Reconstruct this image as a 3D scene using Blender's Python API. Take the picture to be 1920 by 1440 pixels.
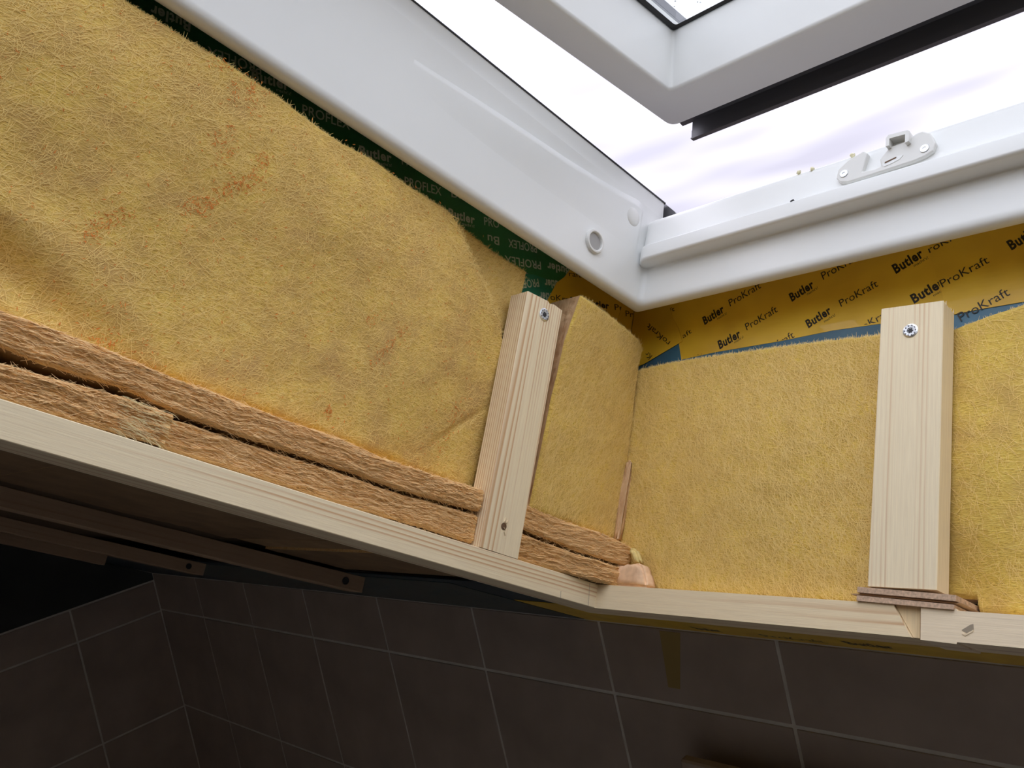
import bpy, bmesh, math, random
from mathutils import Vector, Matrix, noise

random.seed(7)
for o in list(bpy.data.objects):
    bpy.data.objects.remove(o)
SC = bpy.context.scene
COL = SC.collection

# ------------------------------------------------------------------ camera
H = 1.70                                   # eye height above the floor
YAW, PIT, ROL = math.radians(45.99481), math.radians(-2.51601), math.radians(-12.64965)
TH = math.radians(31.34692)                # roof pitch
F_PX = 1577.23                             # focal length for a 1920 px wide frame
fwd = Vector((-math.sin(YAW) * math.cos(PIT), math.cos(YAW) * math.cos(PIT), math.sin(PIT)))
right = Vector((math.cos(YAW), math.sin(YAW), 0))
up = right.cross(fwd)
r2 = math.cos(ROL) * right + math.sin(ROL) * up
u2 = -math.sin(ROL) * right + math.cos(ROL) * up
cam = bpy.data.cameras.new('camera')
camo = bpy.data.objects.new('camera', cam)
COL.objects.link(camo)
camo.matrix_world = Matrix(((r2.x, u2.x, -fwd.x, 0), (r2.y, u2.y, -fwd.y, 0), (r2.z, u2.z, -fwd.z, H), (0, 0, 0, 1)))
cam.sensor_width = 36.0
cam.lens = F_PX / 1920 * 36.0
cam.clip_start = 0.01
SC.camera = camo

# ------------------------------------------------------------------ overcast sky, the only light
SKY = 1.0
W = bpy.data.worlds.new('overcast_sky')
SC.world = W
W.use_nodes = True
nt = W.node_tree
nt.nodes.clear()
tc = nt.nodes.new('ShaderNodeTexCoord')
mp = nt.nodes.new('ShaderNodeMapping')
mp.inputs['Rotation'].default_value = (0.35, 0.20, 0.6)
mp.inputs['Scale'].default_value = (1.0, 2.2, 7.0)
nz = nt.nodes.new('ShaderNodeTexNoise')
nz.inputs['Scale'].default_value = 2.6
nz.inputs['Detail'].default_value = 2.0
nz.inputs['Roughness'].default_value = 0.4
rp = nt.nodes.new('ShaderNodeValToRGB')
rp.color_ramp.elements[0].position = 0.36
rp.color_ramp.elements[0].color = (0.40, 0.39, 0.47, 1)
rp.color_ramp.elements[1].position = 0.74
rp.color_ramp.elements[1].color = (0.85, 0.825, 0.885, 1)
sep = nt.nodes.new('ShaderNodeSeparateXYZ')
# CIE standard overcast sky: 1 + 4 exp(-0.7 / sin e), relative to its value near 20 degrees of elevation
cl = nt.nodes.new('ShaderNodeMath'); cl.operation = 'MAXIMUM'; cl.inputs[1].default_value = 0.02
dv = nt.nodes.new('ShaderNodeMath'); dv.operation = 'DIVIDE'; dv.inputs[0].default_value = -0.7
ex = nt.nodes.new('ShaderNodeMath'); ex.operation = 'EXPONENT'
ml = nt.nodes.new('ShaderNodeMath'); ml.operation = 'MULTIPLY_ADD'
ml.inputs[1].default_value = 4.0 / 1.515
ml.inputs[2].default_value = 1.0 / 1.515
st = nt.nodes.new('ShaderNodeMath'); st.operation = 'MULTIPLY'; st.inputs[1].default_value = SKY
bg = nt.nodes.new('ShaderNodeBackground')
wo = nt.nodes.new('ShaderNodeOutputWorld')
L = nt.links.new
L(tc.outputs['Generated'], mp.inputs['Vector']); L(mp.outputs[0], nz.inputs['Vector']); L(nz.outputs['Fac'], rp.inputs[0])
L(tc.outputs['Generated'], sep.inputs[0]); L(sep.outputs['Z'], cl.inputs[0]); L(cl.outputs[0], dv.inputs[1]); L(dv.outputs[0], ex.inputs[0]); L(ex.outputs[0], ml.inputs[0]); L(ml.outputs[0], st.inputs[0])
L(rp.outputs[0], bg.inputs['Color'])
gd = nt.nodes.new('ShaderNodeMapRange')      # dark ground below the horizon
gd.inputs['From Min'].default_value = -0.03; gd.inputs['From Max'].default_value = 0.0
gd.inputs['To Min'].default_value = 0.12; gd.inputs['To Max'].default_value = 1.0
gm = nt.nodes.new('ShaderNodeMath'); gm.operation = 'MULTIPLY'
L(sep.outputs['Z'], gd.inputs['Value']); L(gd.outputs[0], gm.inputs[0]); L(st.outputs[0], gm.inputs[1]); L(gm.outputs[0], bg.inputs['Strength']); L(bg.outputs[0], wo.inputs[0])

SC.view_settings.view_transform = 'Standard'
SC.view_settings.look = 'None'
SC.view_settings.gamma = 1.0
SC.view_settings.use_curve_mapping = False
SC.view_settings.exposure = 1.58

# ------------------------------------------------------------------ materials
def new_mat(name):
    m = bpy.data.materials.new(name)
    m.use_nodes = True
    t = m.node_tree
    b = t.nodes['Principled BSDF']
    return m, t, b

def N(t, kind, **kw):
    n = t.nodes.new(kind)
    for k, v in kw.items():
        if k == 'op': n.operation = v
        elif isinstance(k, str) and k.startswith('i_'): n.inputs[k[2:].replace('_', ' ')].default_value = v
        else: setattr(n, k, v)
    return n

def ramp(t, stops):
    r = t.nodes.new('ShaderNodeValToRGB')
    e = r.color_ramp.elements
    while len(e) < len(stops): e.new(0.5)
    for q, (p, c) in zip(e, stops):
        q.position = p; q.color = (*c, 1)
    return r

def coords(t, scale, rot=(0, 0, 0), loc=(0, 0, 0)):
    c = t.nodes.new('ShaderNodeTexCoord')
    m = t.nodes.new('ShaderNodeMapping')
    m.inputs['Scale'].default_value = scale
    m.inputs['Rotation'].default_value = rot
    m.inputs['Location'].default_value = loc
    t.links.new(c.outputs['Object'], m.inputs['Vector'])
    return m.outputs[0]

def noise_tex(t, vec, scale, detail=2.0, rough=0.5, dist=0.0):
    n = t.nodes.new('ShaderNodeTexNoise')
    n.inputs['Scale'].default_value = scale
    n.inputs['Detail'].default_value = detail
    n.inputs['Roughness'].default_value = rough
    n.inputs['Distortion'].default_value = dist
    t.links.new(vec, n.inputs['Vector'])
    return n.outputs['Fac']

def mixc(t, fac, a, b, blend='MIX'):
    m = t.nodes.new('ShaderNodeMix'); m.data_type = 'RGBA'; m.blend_type = blend
    if isinstance(fac, float): m.inputs[0].default_value = fac
    else: t.links.new(fac, m.inputs[0])
    for s, x in ((m.inputs[6], a), (m.inputs[7], b)):
        if isinstance(x, tuple): s.default_value = (*x, 1)
        else: t.links.new(x, s)
    return m.outputs[2]

def bump(t, b, hgt, strength, dist):
    n = t.nodes.new('ShaderNodeBump')
    n.inputs['Strength'].default_value = strength
    n.inputs['Distance'].default_value = dist
    t.links.new(hgt, n.inputs['Height'])
    t.links.new(n.outputs[0], b.inputs['Normal'])

def plain(name, col, rough=0.5, metal=0.0, spec=0.5, var=0.0, vscale=30.0):
    m, t, b = new_mat(name)
    b.inputs['Base Color'].default_value = (*col, 1)
    b.inputs['Roughness'].default_value = rough
    b.inputs['Metallic'].default_value = metal
    b.inputs['Specular IOR Level'].default_value = spec
    if var:
        f = noise_tex(t, coords(t, (1, 1, 1)), vscale, 4)
        lo = tuple(c * (1 - var) for c in col); hi = tuple(min(1, c * (1 + var)) for c in col)
        r = ramp(t, [(0.3, lo), (0.7, hi)])
        t.links.new(f, r.inputs[0]); t.links.new(r.outputs[0], b.inputs['Base Color'])
    return m

def pine(name, axis, pith, spacing=0.0034, pale=(0.97, 0.83, 0.585), late=(0.66, 0.40, 0.21), wob=0.006):
    """softwood: year rings round a pith that lies beside the board, running along the axis"""
    m, t, b = new_mat(name)
    c = t.nodes.new('ShaderNodeTexCoord')
    s = t.nodes.new('ShaderNodeSeparateXYZ'); t.links.new(c.outputs['Object'], s.inputs[0])
    oth = [i for i in range(3) if i != axis]
    cb = t.nodes.new('ShaderNodeCombineXYZ')
    t.links.new(s.outputs[oth[0]], cb.inputs[1]); t.links.new(s.outputs[oth[1]], cb.inputs[2])
    sub = N(t, 'ShaderNodeVectorMath', op='SUBTRACT'); t.links.new(cb.outputs[0], sub.inputs[0]); sub.inputs[1].default_value = (0, pith[0], pith[1])
    ln = N(t, 'ShaderNodeVectorMath', op='LENGTH'); t.links.new(sub.outputs[0], ln.inputs[0])
    sc = [18.0, 18.0, 18.0]; sc[axis] = 2.6
    nf = noise_tex(t, coords(t, tuple(sc)), 1.0, 2.0)
    ad = N(t, 'ShaderNodeMath', op='MULTIPLY_ADD'); t.links.new(nf, ad.inputs[0]); ad.inputs[1].default_value = wob; t.links.new(ln.outputs['Value'], ad.inputs[2])
    fr = N(t, 'ShaderNodeMath', op='MULTIPLY'); t.links.new(ad.outputs[0], fr.inputs[0]); fr.inputs[1].default_value = 1 / spacing
    fc = N(t, 'ShaderNodeMath', op='FRACT'); t.links.new(fr.outputs[0], fc.inputs[0])
    rg = ramp(t, [(0.0, (0, 0, 0)), (0.45, (0.10, 0.10, 0.10)), (0.82, (1, 1, 1)), (0.93, (0.6, 0.6, 0.6)), (1.0, (0, 0, 0))])
    t.links.new(fc.outputs[0], rg.inputs[0])
    sm = [55.0, 55.0, 55.0]; sm[axis] = 1.2
    mk = ramp(t, [(0.46, (0.06, 0.06, 0.06)), (0.58, (1, 1, 1))])
    t.links.new(noise_tex(t, coords(t, tuple(sm), loc=(3.1, 1.7, 0.4)), 1.0, 1.0), mk.inputs[0])
    mu = N(t, 'ShaderNodeMath', op='MULTIPLY'); t.links.new(rg.outputs[0], mu.inputs[0]); t.links.new(mk.outputs[0], mu.inputs[1])
    sf = [900.0, 900.0, 900.0]; sf[axis] = 25.0
    fine = noise_tex(t, coords(t, tuple(sf)), 1.0, 3.0, 0.6)
    rf = ramp(t, [(0.25, tuple(x * 0.90 for x in pale)), (0.75, tuple(min(1, x * 1.05) for x in pale))])
    t.links.new(fine, rf.inputs[0])
    col = mixc(t, mu.outputs[0], rf.outputs[0], late)
    t.links.new(col, b.inputs['Base Color'])
    b.inputs['Roughness'].default_value = 0.62
    b.inputs['Specular IOR Level'].default_value = 0.3
    bump(t, b, fine, 0.25, 0.0006)
    return m

def fleece(name, cols, rot, blotch=(0.50, 0.36, 0.18)):
    """matted glass-fibre facing: fine stretched fibre noise plus cloudy thin spots"""
    m, t, b = new_mat(name)
    f1 = noise_tex(t, coords(t, (170, 170, 900), rot), 1.0, 4.0, 0.65)
    f2 = noise_tex(t, coords(t, (420, 420, 1500), (rot[0] + 0.9, rot[1] - 0.7, rot[2])), 1.0, 3.0, 0.6)
    mx = N(t, 'ShaderNodeMath', op='ADD'); t.links.new(f1, mx.inputs[0]); t.links.new(f2, mx.inputs[1])
    hf = N(t, 'ShaderNodeMath', op='MULTIPLY'); t.links.new(mx.outputs[0], hf.inputs[0]); hf.inputs[1].default_value = 0.5
    rc = ramp(t, [(0.32, cols[0]), (0.50, cols[1]), (0.66, cols[2])])
    t.links.new(hf.outputs[0], rc.inputs[0])
    cloud = noise_tex(t, coords(t, (1, 1, 1)), 26.0, 5.0, 0.62)
    rb = ramp(t, [(0.40, (0, 0, 0)), (0.68, (0.72, 0.72, 0.72))])
    t.links.new(cloud, rb.inputs[0])
    c1 = mixc(t, rb.outputs[0], rc.outputs[0], blotch)
    big = noise_tex(t, coords(t, (1, 1, 1), loc=(5, 3, 1)), 9.0, 3.0)
    rbg = ramp(t, [(0.35, (0.90, 0.90, 0.86)), (0.65, (1.0, 1.0, 1.0))])
    t.links.new(big, rbg.inputs[0])
    c2 = mixc(t, 1.0, c1, rbg.outputs[0], 'MULTIPLY')
    t.links.new(c2, b.inputs['Base Color'])
    b.inputs['Roughness'].default_value = 0.9
    b.inputs['Specular IOR Level'].default_value = 0.15
    b.inputs['Sheen Weight'].default_value = 0.15
    bump(t, b, hf.outputs[0], 0.9, 0.0012)
    return m

def wool(name, cols, axis, strata=420.0):
    """torn mineral wool: wavy strata along the slab"""
    m, t, b = new_mat(name)
    sc = [strata, strata, strata]; sc[axis] = 38.0
    c = coords(t, tuple(sc))
    f = noise_tex(t, c, 1.0, 5.0, 0.68, 0.9)
    r = ramp(t, [(0.30, cols[0]), (0.46, cols[1]), (0.60, cols[2]), (0.74, cols[3])])
    t.links.new(f, r.inputs[0])
    cl_ = noise_tex(t, coords(t, (1, 1, 1)), 45.0, 3.0)
    rr = ramp(t, [(0.3, (0.90, 0.88, 0.86)), (0.7, (1, 1, 1))])
    t.links.new(cl_, rr.inputs[0])
    t.links.new(mixc(t, 1.0, r.outputs[0], rr.outputs[0], 'MULTIPLY'), b.inputs['Base Color'])
    b.inputs['Roughness'].default_value = 0.92
    b.inputs['Specular IOR Level'].default_value = 0.15
    bump(t, b, f, 0.7, 0.0014)
    return m

M = {}
M['white'] = plain('white_lacquer', (0.87, 0.885, 0.875), 0.32, var=0.015, vscale=9)
M['white2'] = plain('white_plastic', (0.80, 0.80, 0.77), 0.38)
M['seal'] = plain('black_seal', (0.012, 0.012, 0.014), 0.45)
M['clad'] = plain('anthracite_aluminium', (0.11, 0.11, 0.118), 0.33, 0.4)
M['cladgrey'] = plain('grey_aluminium', (0.22, 0.22, 0.24), 0.35, 0.3)
M['zinc'] = plain('zinc_steel', (0.72, 0.74, 0.76), 0.28, 0.9, var=0.12, vscale=900)
M['dark'] = plain('dark_recess', (0.03, 0.03, 0.035), 0.6)
M['hole'] = plain('torn_hole_slot_shade', (0.16, 0.09, 0.05), 0.9)  # torn hole's brown, also painted as shadow in the striker slot
M['splint'] = plain('wood_splinter', (0.85, 0.70, 0.48), 0.7)
M['pencil'] = plain('pencil_graphite', (0.30, 0.26, 0.23), 0.6)
M['ink'] = plain('black_print', (0.018, 0.012, 0.008), 0.45)
M['gink'] = plain('pale_green_print', (0.56, 0.66, 0.56), 0.45)
M['blue'] = plain('blue_foil', (0.055, 0.17, 0.27), 0.32, var=0.25, vscale=14)
M['tile'] = plain('brown_grey_tile', (0.42, 0.345, 0.295), 0.42, var=0.16, vscale=7)
M['grout'] = plain('grey_grout', (0.74, 0.71, 0.65), 0.85, var=0.1)
M['gable'] = plain('dark_gable_surface', (0.05, 0.055, 0.055), 0.9, var=0.2, vscale=5)  # gable above the tiles, much darker than they are
M['plaster'] = plain('light_plaster', (0.72, 0.70, 0.67), 0.9)
M['floor'] = plain('grey_brown_floor', (0.62, 0.57, 0.51), 0.6, var=0.1, vscale=4)
M['lining'] = plain('added_yellow_lining', (0.80, 0.60, 0.26), 0.9, var=0.1)
M['rooftile'] = plain('dark_roof_tile', (0.09, 0.07, 0.06), 0.7)
M['deck'] = plain('roof_packing', (0.16, 0.11, 0.07), 0.9)
M['hdf'] = plain('fibreboard', (0.60, 0.42, 0.29), 0.85, var=0.28, vscale=420)
M['debris'] = plain('yellow_seed_fluff', (0.85, 0.80, 0.55), 0.9)
M['drop'] = plain('water_drop', (0.85, 0.87, 0.9), 0.05)
M['fleck'] = plain('orange_wool_fleck', (0.80, 0.30, 0.06), 0.9, var=0.2, vscale=300)
M['fibre'] = plain('pale_yellow_fibre', (0.98, 0.74, 0.27), 0.8)
M['fibre2'] = plain('tan_fibre', (0.98, 0.68, 0.34), 0.85)

def tape_mat(name, col, rough):
    m, t, b = new_mat(name)
    f = noise_tex(t, coords(t, (1, 1, 1)), 16.0, 2.0)
    r = ramp(t, [(0.3, tuple(c * 0.82 for c in col)), (0.7, tuple(min(1, c * 1.1) for c in col))])
    t.links.new(f, r.inputs[0]); t.links.new(r.outputs[0], b.inputs['Base Color'])
    b.inputs['Roughness'].default_value = rough
    b.inputs['Coat Weight'].default_value = 0.2
    w_ = noise_tex(t, coords(t, (20, 20, 60)), 1.0, 2.0)
    bump(t, b, w_, 0.25, 0.003)
    return m
M['yellow_tape'] = tape_mat('yellow_kraft_tape', (0.98, 0.60, 0.04), 0.42)
M['green_tape'] = tape_mat('green_film_tape', (0.026, 0.21, 0.07), 0.28)
M['teal_tape'] = tape_mat('teal_film_tape', (0.024, 0.25, 0.16), 0.28)

g, gt, gb = new_mat('window_glass')
gt.nodes.remove(gb)
gtr = gt.nodes.new('ShaderNodeBsdfTransparent'); gtr.inputs[0].default_value = (0.895, 0.925, 0.92, 1)
ggl = gt.nodes.new('ShaderNodeBsdfGlossy'); ggl.inputs['Roughness'].default_value = 0.02
gfr = gt.nodes.new('ShaderNodeLayerWeight'); gfr.inputs['Blend'].default_value = 0.12
gmx = gt.nodes.new('ShaderNodeMixShader')
gt.links.new(gfr.outputs['Facing'], gmx.inputs[0]); gt.links.new(gtr.outputs[0], gmx.inputs[1]); gt.links.new(ggl.outputs[0], gmx.inputs[2])
gt.links.new(gmx.outputs[0], gt.nodes['Material Output'].inputs[0])
M['glass'] = g

FL = fleece('yellow_fleece', [(0.46, 0.28, 0.05), (0.90, 0.62, 0.15), (0.98, 0.80, 0.32)], (0.5, 0.0, 0.0), (0.60, 0.36, 0.15))
FLB = fleece('greenish_yellow_fleece', [(0.48, 0.29, 0.04), (0.89, 0.62, 0.13), (0.98, 0.79, 0.25)], (0.0, 0.55, 0.0), (0.66, 0.42, 0.14))
WOOLV = wool('mineral_wool_along_slope', [(0.70, 0.34, 0.10), (0.96, 0.60, 0.25), (0.99, 0.71, 0.35), (1.0, 0.86, 0.52)], 1, 520.0)
WOOLB = wool('mineral_wool_core', [(0.50, 0.28, 0.14), (0.66, 0.42, 0.23), (0.76, 0.52, 0.30), (0.85, 0.62, 0.38)], 2, 160.0)

# ------------------------------------------------------------------ geometry helpers
# roof coordinates: u = along the eaves, v = down the slope, w = out through the roof; origin at the eye point
ROT = Matrix.Rotation(-TH, 4, 'X')
def world(p, roof=True):
    q = Vector(p)
    if roof: q = ROT @ q
    return q + Vector((0, 0, H))
ORG = {}
def setprops(o, label=None, cat=None, group=None, kind=None):
    if label: o['label'] = label
    if cat: o['category'] = cat
    if group: o['group'] = group
    if kind: o['kind'] = kind
    return o

def place(o, org, roof):
    o.location = world(org, roof)
    if roof: o.rotation_euler = (-TH, 0, 0)
    ORG[o.name] = Vector(org)

def thing(name, org, label=None, cat=None, group=None, kind=None, roof=True):
    o = bpy.data.objects.new(name, None)
    o.empty_display_size = 0.02
    COL.objects.link(o)
    place(o, org, roof)
    return setprops(o, label, cat, group, kind)

def add(name, me, mat, parent=None, org=(0, 0, 0), roof=True, smooth=False):
    """me: mesh in absolute roof (or room) coordinates"""
    if parent is not None: org = ORG[parent.name]
    me.transform(Matrix.Translation(-Vector(org)))
    for m in (mat if isinstance(mat, (list, tuple)) else [mat]): me.materials.append(m)
    if smooth:
        for p in me.polygons: p.use_smooth = True
    o = bpy.data.objects.new(name, me)
    if smooth == 'w':
        wn = o.modifiers.new('weighted_normals', 'WEIGHTED_NORMAL'); wn.weight = 100; wn.keep_sharp = False
    COL.objects.link(o)
    if parent is not None:
        o.parent = parent
        ORG[o.name] = Vector(org)
    else:
        place(o, org, roof)
    return o

def mesh(verts, faces, name='m'):
    me = bpy.data.meshes.new(name)
    me.from_pydata([tuple(v) for v in verts], [], faces)
    me.update()
    return me

def from_bm(bm, name='m'):
    bmesh.ops.recalc_face_normals(bm, faces=bm.faces[:])
    me = bpy.data.meshes.new(name)
    bm.to_mesh(me); bm.free()
    return me

def bm_box(bm, lo, hi, bev=0.0, seg=1):
    vs = [bm.verts.new((x, y, z)) for x in (lo[0], hi[0]) for y in (lo[1], hi[1]) for z in (lo[2], hi[2])]
    fs = [bm.faces.new([vs[i] for i in f]) for f in ((0, 1, 3, 2), (4, 6, 7, 5), (0, 4, 5, 1), (2, 3, 7, 6), (0, 2, 6, 4), (1, 5, 7, 3))]
    if bev:
        es = list({e for f in fs for e in f.edges})
        bmesh.ops.bevel(bm, geom=es, offset=bev, segments=seg, affect='EDGES', profile=0.5)

def box_mesh(lo, hi, bev=0.0, seg=1):
    bm = bmesh.new(); bm_box(bm, lo, hi, bev, seg)
    return from_bm(bm)

def prism(bm, pts, ax, a, b):
    """polygon pts (the two other coordinates) extruded along ax from a to b"""
    def P(p, t):
        q = list(p); q.insert(ax, t); return q
    n = len(pts)
    va = [bm.verts.new(P(p, a)) for p in pts]; vb = [bm.verts.new(P(p, b)) for p in pts]
    bm.faces.new(va); bm.faces.new(vb[::-1])
    for i in range(n): bm.faces.new((va[i], vb[i], vb[(i + 1) % n], va[(i + 1) % n]))

def prism_mesh(pts, ax, a, b, bev=0.0):
    bm = bmesh.new(); prism(bm, pts, ax, a, b)
    if bev: bmesh.ops.bevel(bm, geom=bm.edges[:], offset=bev, segments=1, affect='EDGES')
    return from_bm(bm)

def rrect(u0, u1, v0, v1, w, r, n=6):
    out = []
    for cx, cy, a0 in ((u1 - r, v1 - r, 0), (u0 + r, v1 - r, 90), (u0 + r, v0 + r, 180), (u1 - r, v0 + r, 270)):
        for k in range(n + 1):
            a = math.radians(a0 + 90 * k / n)
            out.append((cx + r * math.cos(a), cy + r * math.sin(a), w))
    return out

def loops_mesh(loops, closed=True):
    n = len(loops[0]); V = [p for l in loops for p in l]; Fc = []
    m = len(loops)
    for i in range(m if closed else m - 1):
        j = (i + 1) % m
        for k in range(n):
            q = (k + 1) % n
            Fc.append((i * n + k, i * n + q, j * n + q, j * n + k))
    bm = bmesh.new(); vs = [bm.verts.new(p) for p in V]
    for f in Fc: bm.faces.new([vs[i] for i in f])
    return from_bm(bm)

def resample(pl, n):
    d = [0.0]
    for a, b in zip(pl, pl[1:]): d.append(d[-1] + math.hypot(b[0] - a[0], b[1] - a[1]))
    out = []; k = 0
    for i in range(n):
        t = d[-1] * i / (n - 1)
        while k < len(d) - 2 and d[k + 1] < t: k += 1
        f = (t - d[k]) / max(1e-9, d[k + 1] - d[k])
        out.append((pl[k][0] + f * (pl[k + 1][0] - pl[k][0]), pl[k][1] + f * (pl[k + 1][1] - pl[k][1])))
    return out

def coons(bot, top, lef, rig, ns, nt_):
    B, T_, Lf, Rg = resample(bot, ns), resample(top, ns), resample(lef, nt_), resample(rig, nt_)
    g_ = []
    for j in range(nt_):
        t = j / (nt_ - 1); row = []
        for i in range(ns):
            s = i / (ns - 1)
            row.append(tuple((1 - t) * B[i][k] + t * T_[i][k] + (1 - s) * Lf[j][k] + s * Rg[j][k]
                             - ((1 - s) * (1 - t) * B[0][k] + s * (1 - t) * B[-1][k] + (1 - s) * t * T_[0][k] + s * t * T_[-1][k]) for k in (0, 1)))
        g_.append(row)
    return g_

def nz3(x, y, z): return noise.noise(Vector((x, y, z)))

def fibres(name, parent, mat, sampler, count, ang, spread, length, width=0.00026, lift=0.0009, curl=0.5):
    """loose fibres lying on a surface; sampler() gives (point fn(a,b)->xyz, a, b) in surface coordinates"""
    V = []; Fc = []
    for _ in range(count):
        fn, a, b = sampler()
        th = math.radians(ang + random.gauss(0, spread)); ln = length * random.uniform(0.4, 1.3)
        cv = random.uniform(-curl, curl); n = 4
        x, y = a - math.cos(th) * ln / 2, b - math.sin(th) * ln / 2
        base = len(V); up_ = random.uniform(0.2, 1.0) * lift
        for k in range(n):
            f = k / (n - 1)
            z = 0.0002 + up_ * math.sin(math.pi * f)
            wv = width * (0.5 if k in (0, n - 1) else 1.0)
            dx, dy = -math.sin(th) * wv / 2, math.cos(th) * wv / 2
            V.append(fn(x + dx, y + dy, z)); V.append(fn(x - dx, y - dy, z))
            x += math.cos(th) * ln / (n - 1); y += math.sin(th) * ln / (n - 1); th += cv / n
        for k in range(n - 1):
            q = base + 2 * k
            Fc.append((q, q + 1, q + 3, q + 2))
    o = add(name, mesh(V, Fc), mat, parent)
    o['kind'] = 'stuff'
    return o

def text_mesh(s, bold):
    c = bpy.data.curves.new('t', 'FONT')
    c.body = s; c.size = 1.0; c.resolution_u = 3
    c.offset = 0.036 * bold
    c.space_character = 1.0 + 0.10 * bold
    o = bpy.data.objects.new('t', c)
    COL.objects.link(o)
    bpy.context.view_layer.update()
    dg = bpy.context.evaluated_depsgraph_get()
    me = bpy.data.meshes.new_from_object(o.evaluated_get(dg))
    bpy.data.objects.remove(o); bpy.data.curves.remove(c)
    me.materials.clear()
    return me

def lettering(parent, items, plane, level, mat, clips=()):
    """flat print on a tape: plane 'v' (u, w), 'u' (v, w) or 'w' (u, -v)"""
    for s, a0, b0, a1, b1, h, bold in items:
        me = text_mesh(s, bold)
        xs = [v.co.x for v in me.vertices]
        x0, x1 = min(xs), max(xs)
        d = math.hypot(a1 - a0, b1 - b0); cx, cy = (a1 - a0) / d, (b1 - b0) / d
        hb = h / (0.729 if s not in ("macht's!", 'mac') else 0.74)
        for v in me.vertices:
            x = (v.co.x - x0) / (x1 - x0) * d; y = v.co.y * hb
            a = a0 + x * cx - y * cy; b = b0 + x * cy + y * cx
            v.co = (a, b, 0)
        bm = bmesh.new(); bm.from_mesh(me); bpy.data.meshes.remove(me)
        for (px, py, nx, ny) in clips:
            bmesh.ops.bisect_plane(bm, geom=bm.verts[:] + bm.edges[:] + bm.faces[:], plane_co=(px, py, 0), plane_no=(nx, ny, 0), clear_inner=True)
        if not bm.faces:
            bm.free(); continue
        for v in bm.verts:
            a, b, _ = v.co
            v.co = {'v': (a, level, b), 'u': (level, a, b), 'w': (a, -b, level)}[plane]
        me = bpy.data.meshes.new('lettering'); bm.to_mesh(me); bm.free()
        add('lettering', me, mat, parent)

def revolve(profile, centre, axis, n=20):
    """profile [(radius, height along axis)] as a closed lathe; axis: 0,1,2 with sign"""
    ax, sg = axis
    o = [i for i in range(3) if i != ax]
    V = []; Fc = []
    for r, h in profile:
        for k in range(n):
            a = 2 * math.pi * k / n
            p = list(centre); p[ax] += sg * h; p[o[0]] += r * math.cos(a); p[o[1]] += r * math.sin(a)
            V.append(p)
    for i in range(len(profile) - 1):
        for k in range(n):
            q = (k + 1) % n
            Fc.append((i * n + k, i * n + q, (i + 1) * n + q, (i + 1) * n + k))
    bm = bmesh.new(); vs = [bm.verts.new(p) for p in V]
    for f in Fc: bm.faces.new([vs[i] for i in f])
    if profile[0][0] > 0: bm.faces.new(vs[:n])
    if profile[-1][0] > 0: bm.faces.new(vs[-n:])
    bmesh.ops.remove_doubles(bm, verts=bm.verts[:], dist=1e-7)
    return from_bm(bm)

def star_prism(centre, axis, r0, r1, h0, h1, pts=6):
    ax, sg = axis; o = [i for i in range(3) if i != ax]
    poly = []
    for k in range(pts * 2):
        a = math.pi * k / pts; r = r0 if k % 2 else r1
        poly.append((centre[o[0]] + r * math.cos(a), centre[o[1]] + r * math.sin(a)))
    bm = bmesh.new(); prism(bm, poly, ax, centre[ax] + sg * h0, centre[ax] + sg * h1)
    return from_bm(bm)

def screw(parent, c, axis, r):
    s = add('screw', revolve([(0.0, 0.0003), (r * 0.40, 0.0003), (r * 0.45, 0.0008), (r * 0.80, 0.0009), (r, 0.0004), (r, -0.0025), (0.0, -0.0025)], c, axis), M['zinc'], parent, smooth=False)
    s['label'] = 'shiny zinc screw head'
    add('torx_recess', star_prism(c, axis, r * 0.26, r * 0.42, 0.0, 0.00085), M['dark'], s)
    ax, sg = axis; o = [i for i in range(3) if i != ax]
    bm = bmesh.new()
    for k in range(10):
        a = 2 * math.pi * k / 10
        p = list(c); p[ax] += sg * 0.0008; p[o[0]] += r * 0.72 * math.cos(a); p[o[1]] += r * 0.72 * math.sin(a)
        bm_box(bm, [x - r * 0.08 for x in p], [x + r * 0.08 for x in p])
    add('head_rib', from_bm(bm), M['cladgrey'], s)
    return s

# ================================================================== THE ROOM
X0, X1, Y0, Y1 = -2.93, 1.30, -1.90, 1.0        # gable, right wall, back wall, knee wall (tile face)
def roof_w(y, z): return y * math.sin(TH) + z * math.cos(TH)
def z_at(y, w): return (w - y * math.sin(TH)) / math.cos(TH)

fl = add('floor', box_mesh((X0 - 0.1, Y0 - 0.1, -H - 0.1), (X1 + 0.1, Y1 + 0.1, -H)), M['floor'], roof=False, org=(0, 0, -H)); setprops(fl, kind='structure')

def tiles(parent, axis, face, cols, rows, sgn):
    """each tile its own object, slightly proud of the grout; whole tiles share one mesh per size"""
    cache = {}; g_ = 0.0030
    org = ORG[parent.name]
    for a0, a1 in cols:
        for b0, b1 in rows:
            key = (round(a1 - a0, 3), round(b1 - b0, 3))
            if key not in cache:
                hw, hh = (a1 - a0) / 2 - g_, (b1 - b0) / 2 - g_
                me = box_mesh((-hw, -0.0015, -hh), (hw, 0.0015, hh), 0.0007)
                me.materials.append(M['tile']); cache[key] = me
            o = bpy.data.objects.new('tile', cache[key]); COL.objects.link(o)
            o.parent = parent
            c = (a0 + a1) / 2, (b0 + b1) / 2
            if axis == 'Y': o.location = Vector((c[0], face + 0.0015, c[1])) - org
            else:
                o.location = Vector((face + 0.0015, c[0], c[1])) - org
                o.rotation_euler = (0, 0, math.pi / 2)
            ORG[o.name] = org

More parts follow.
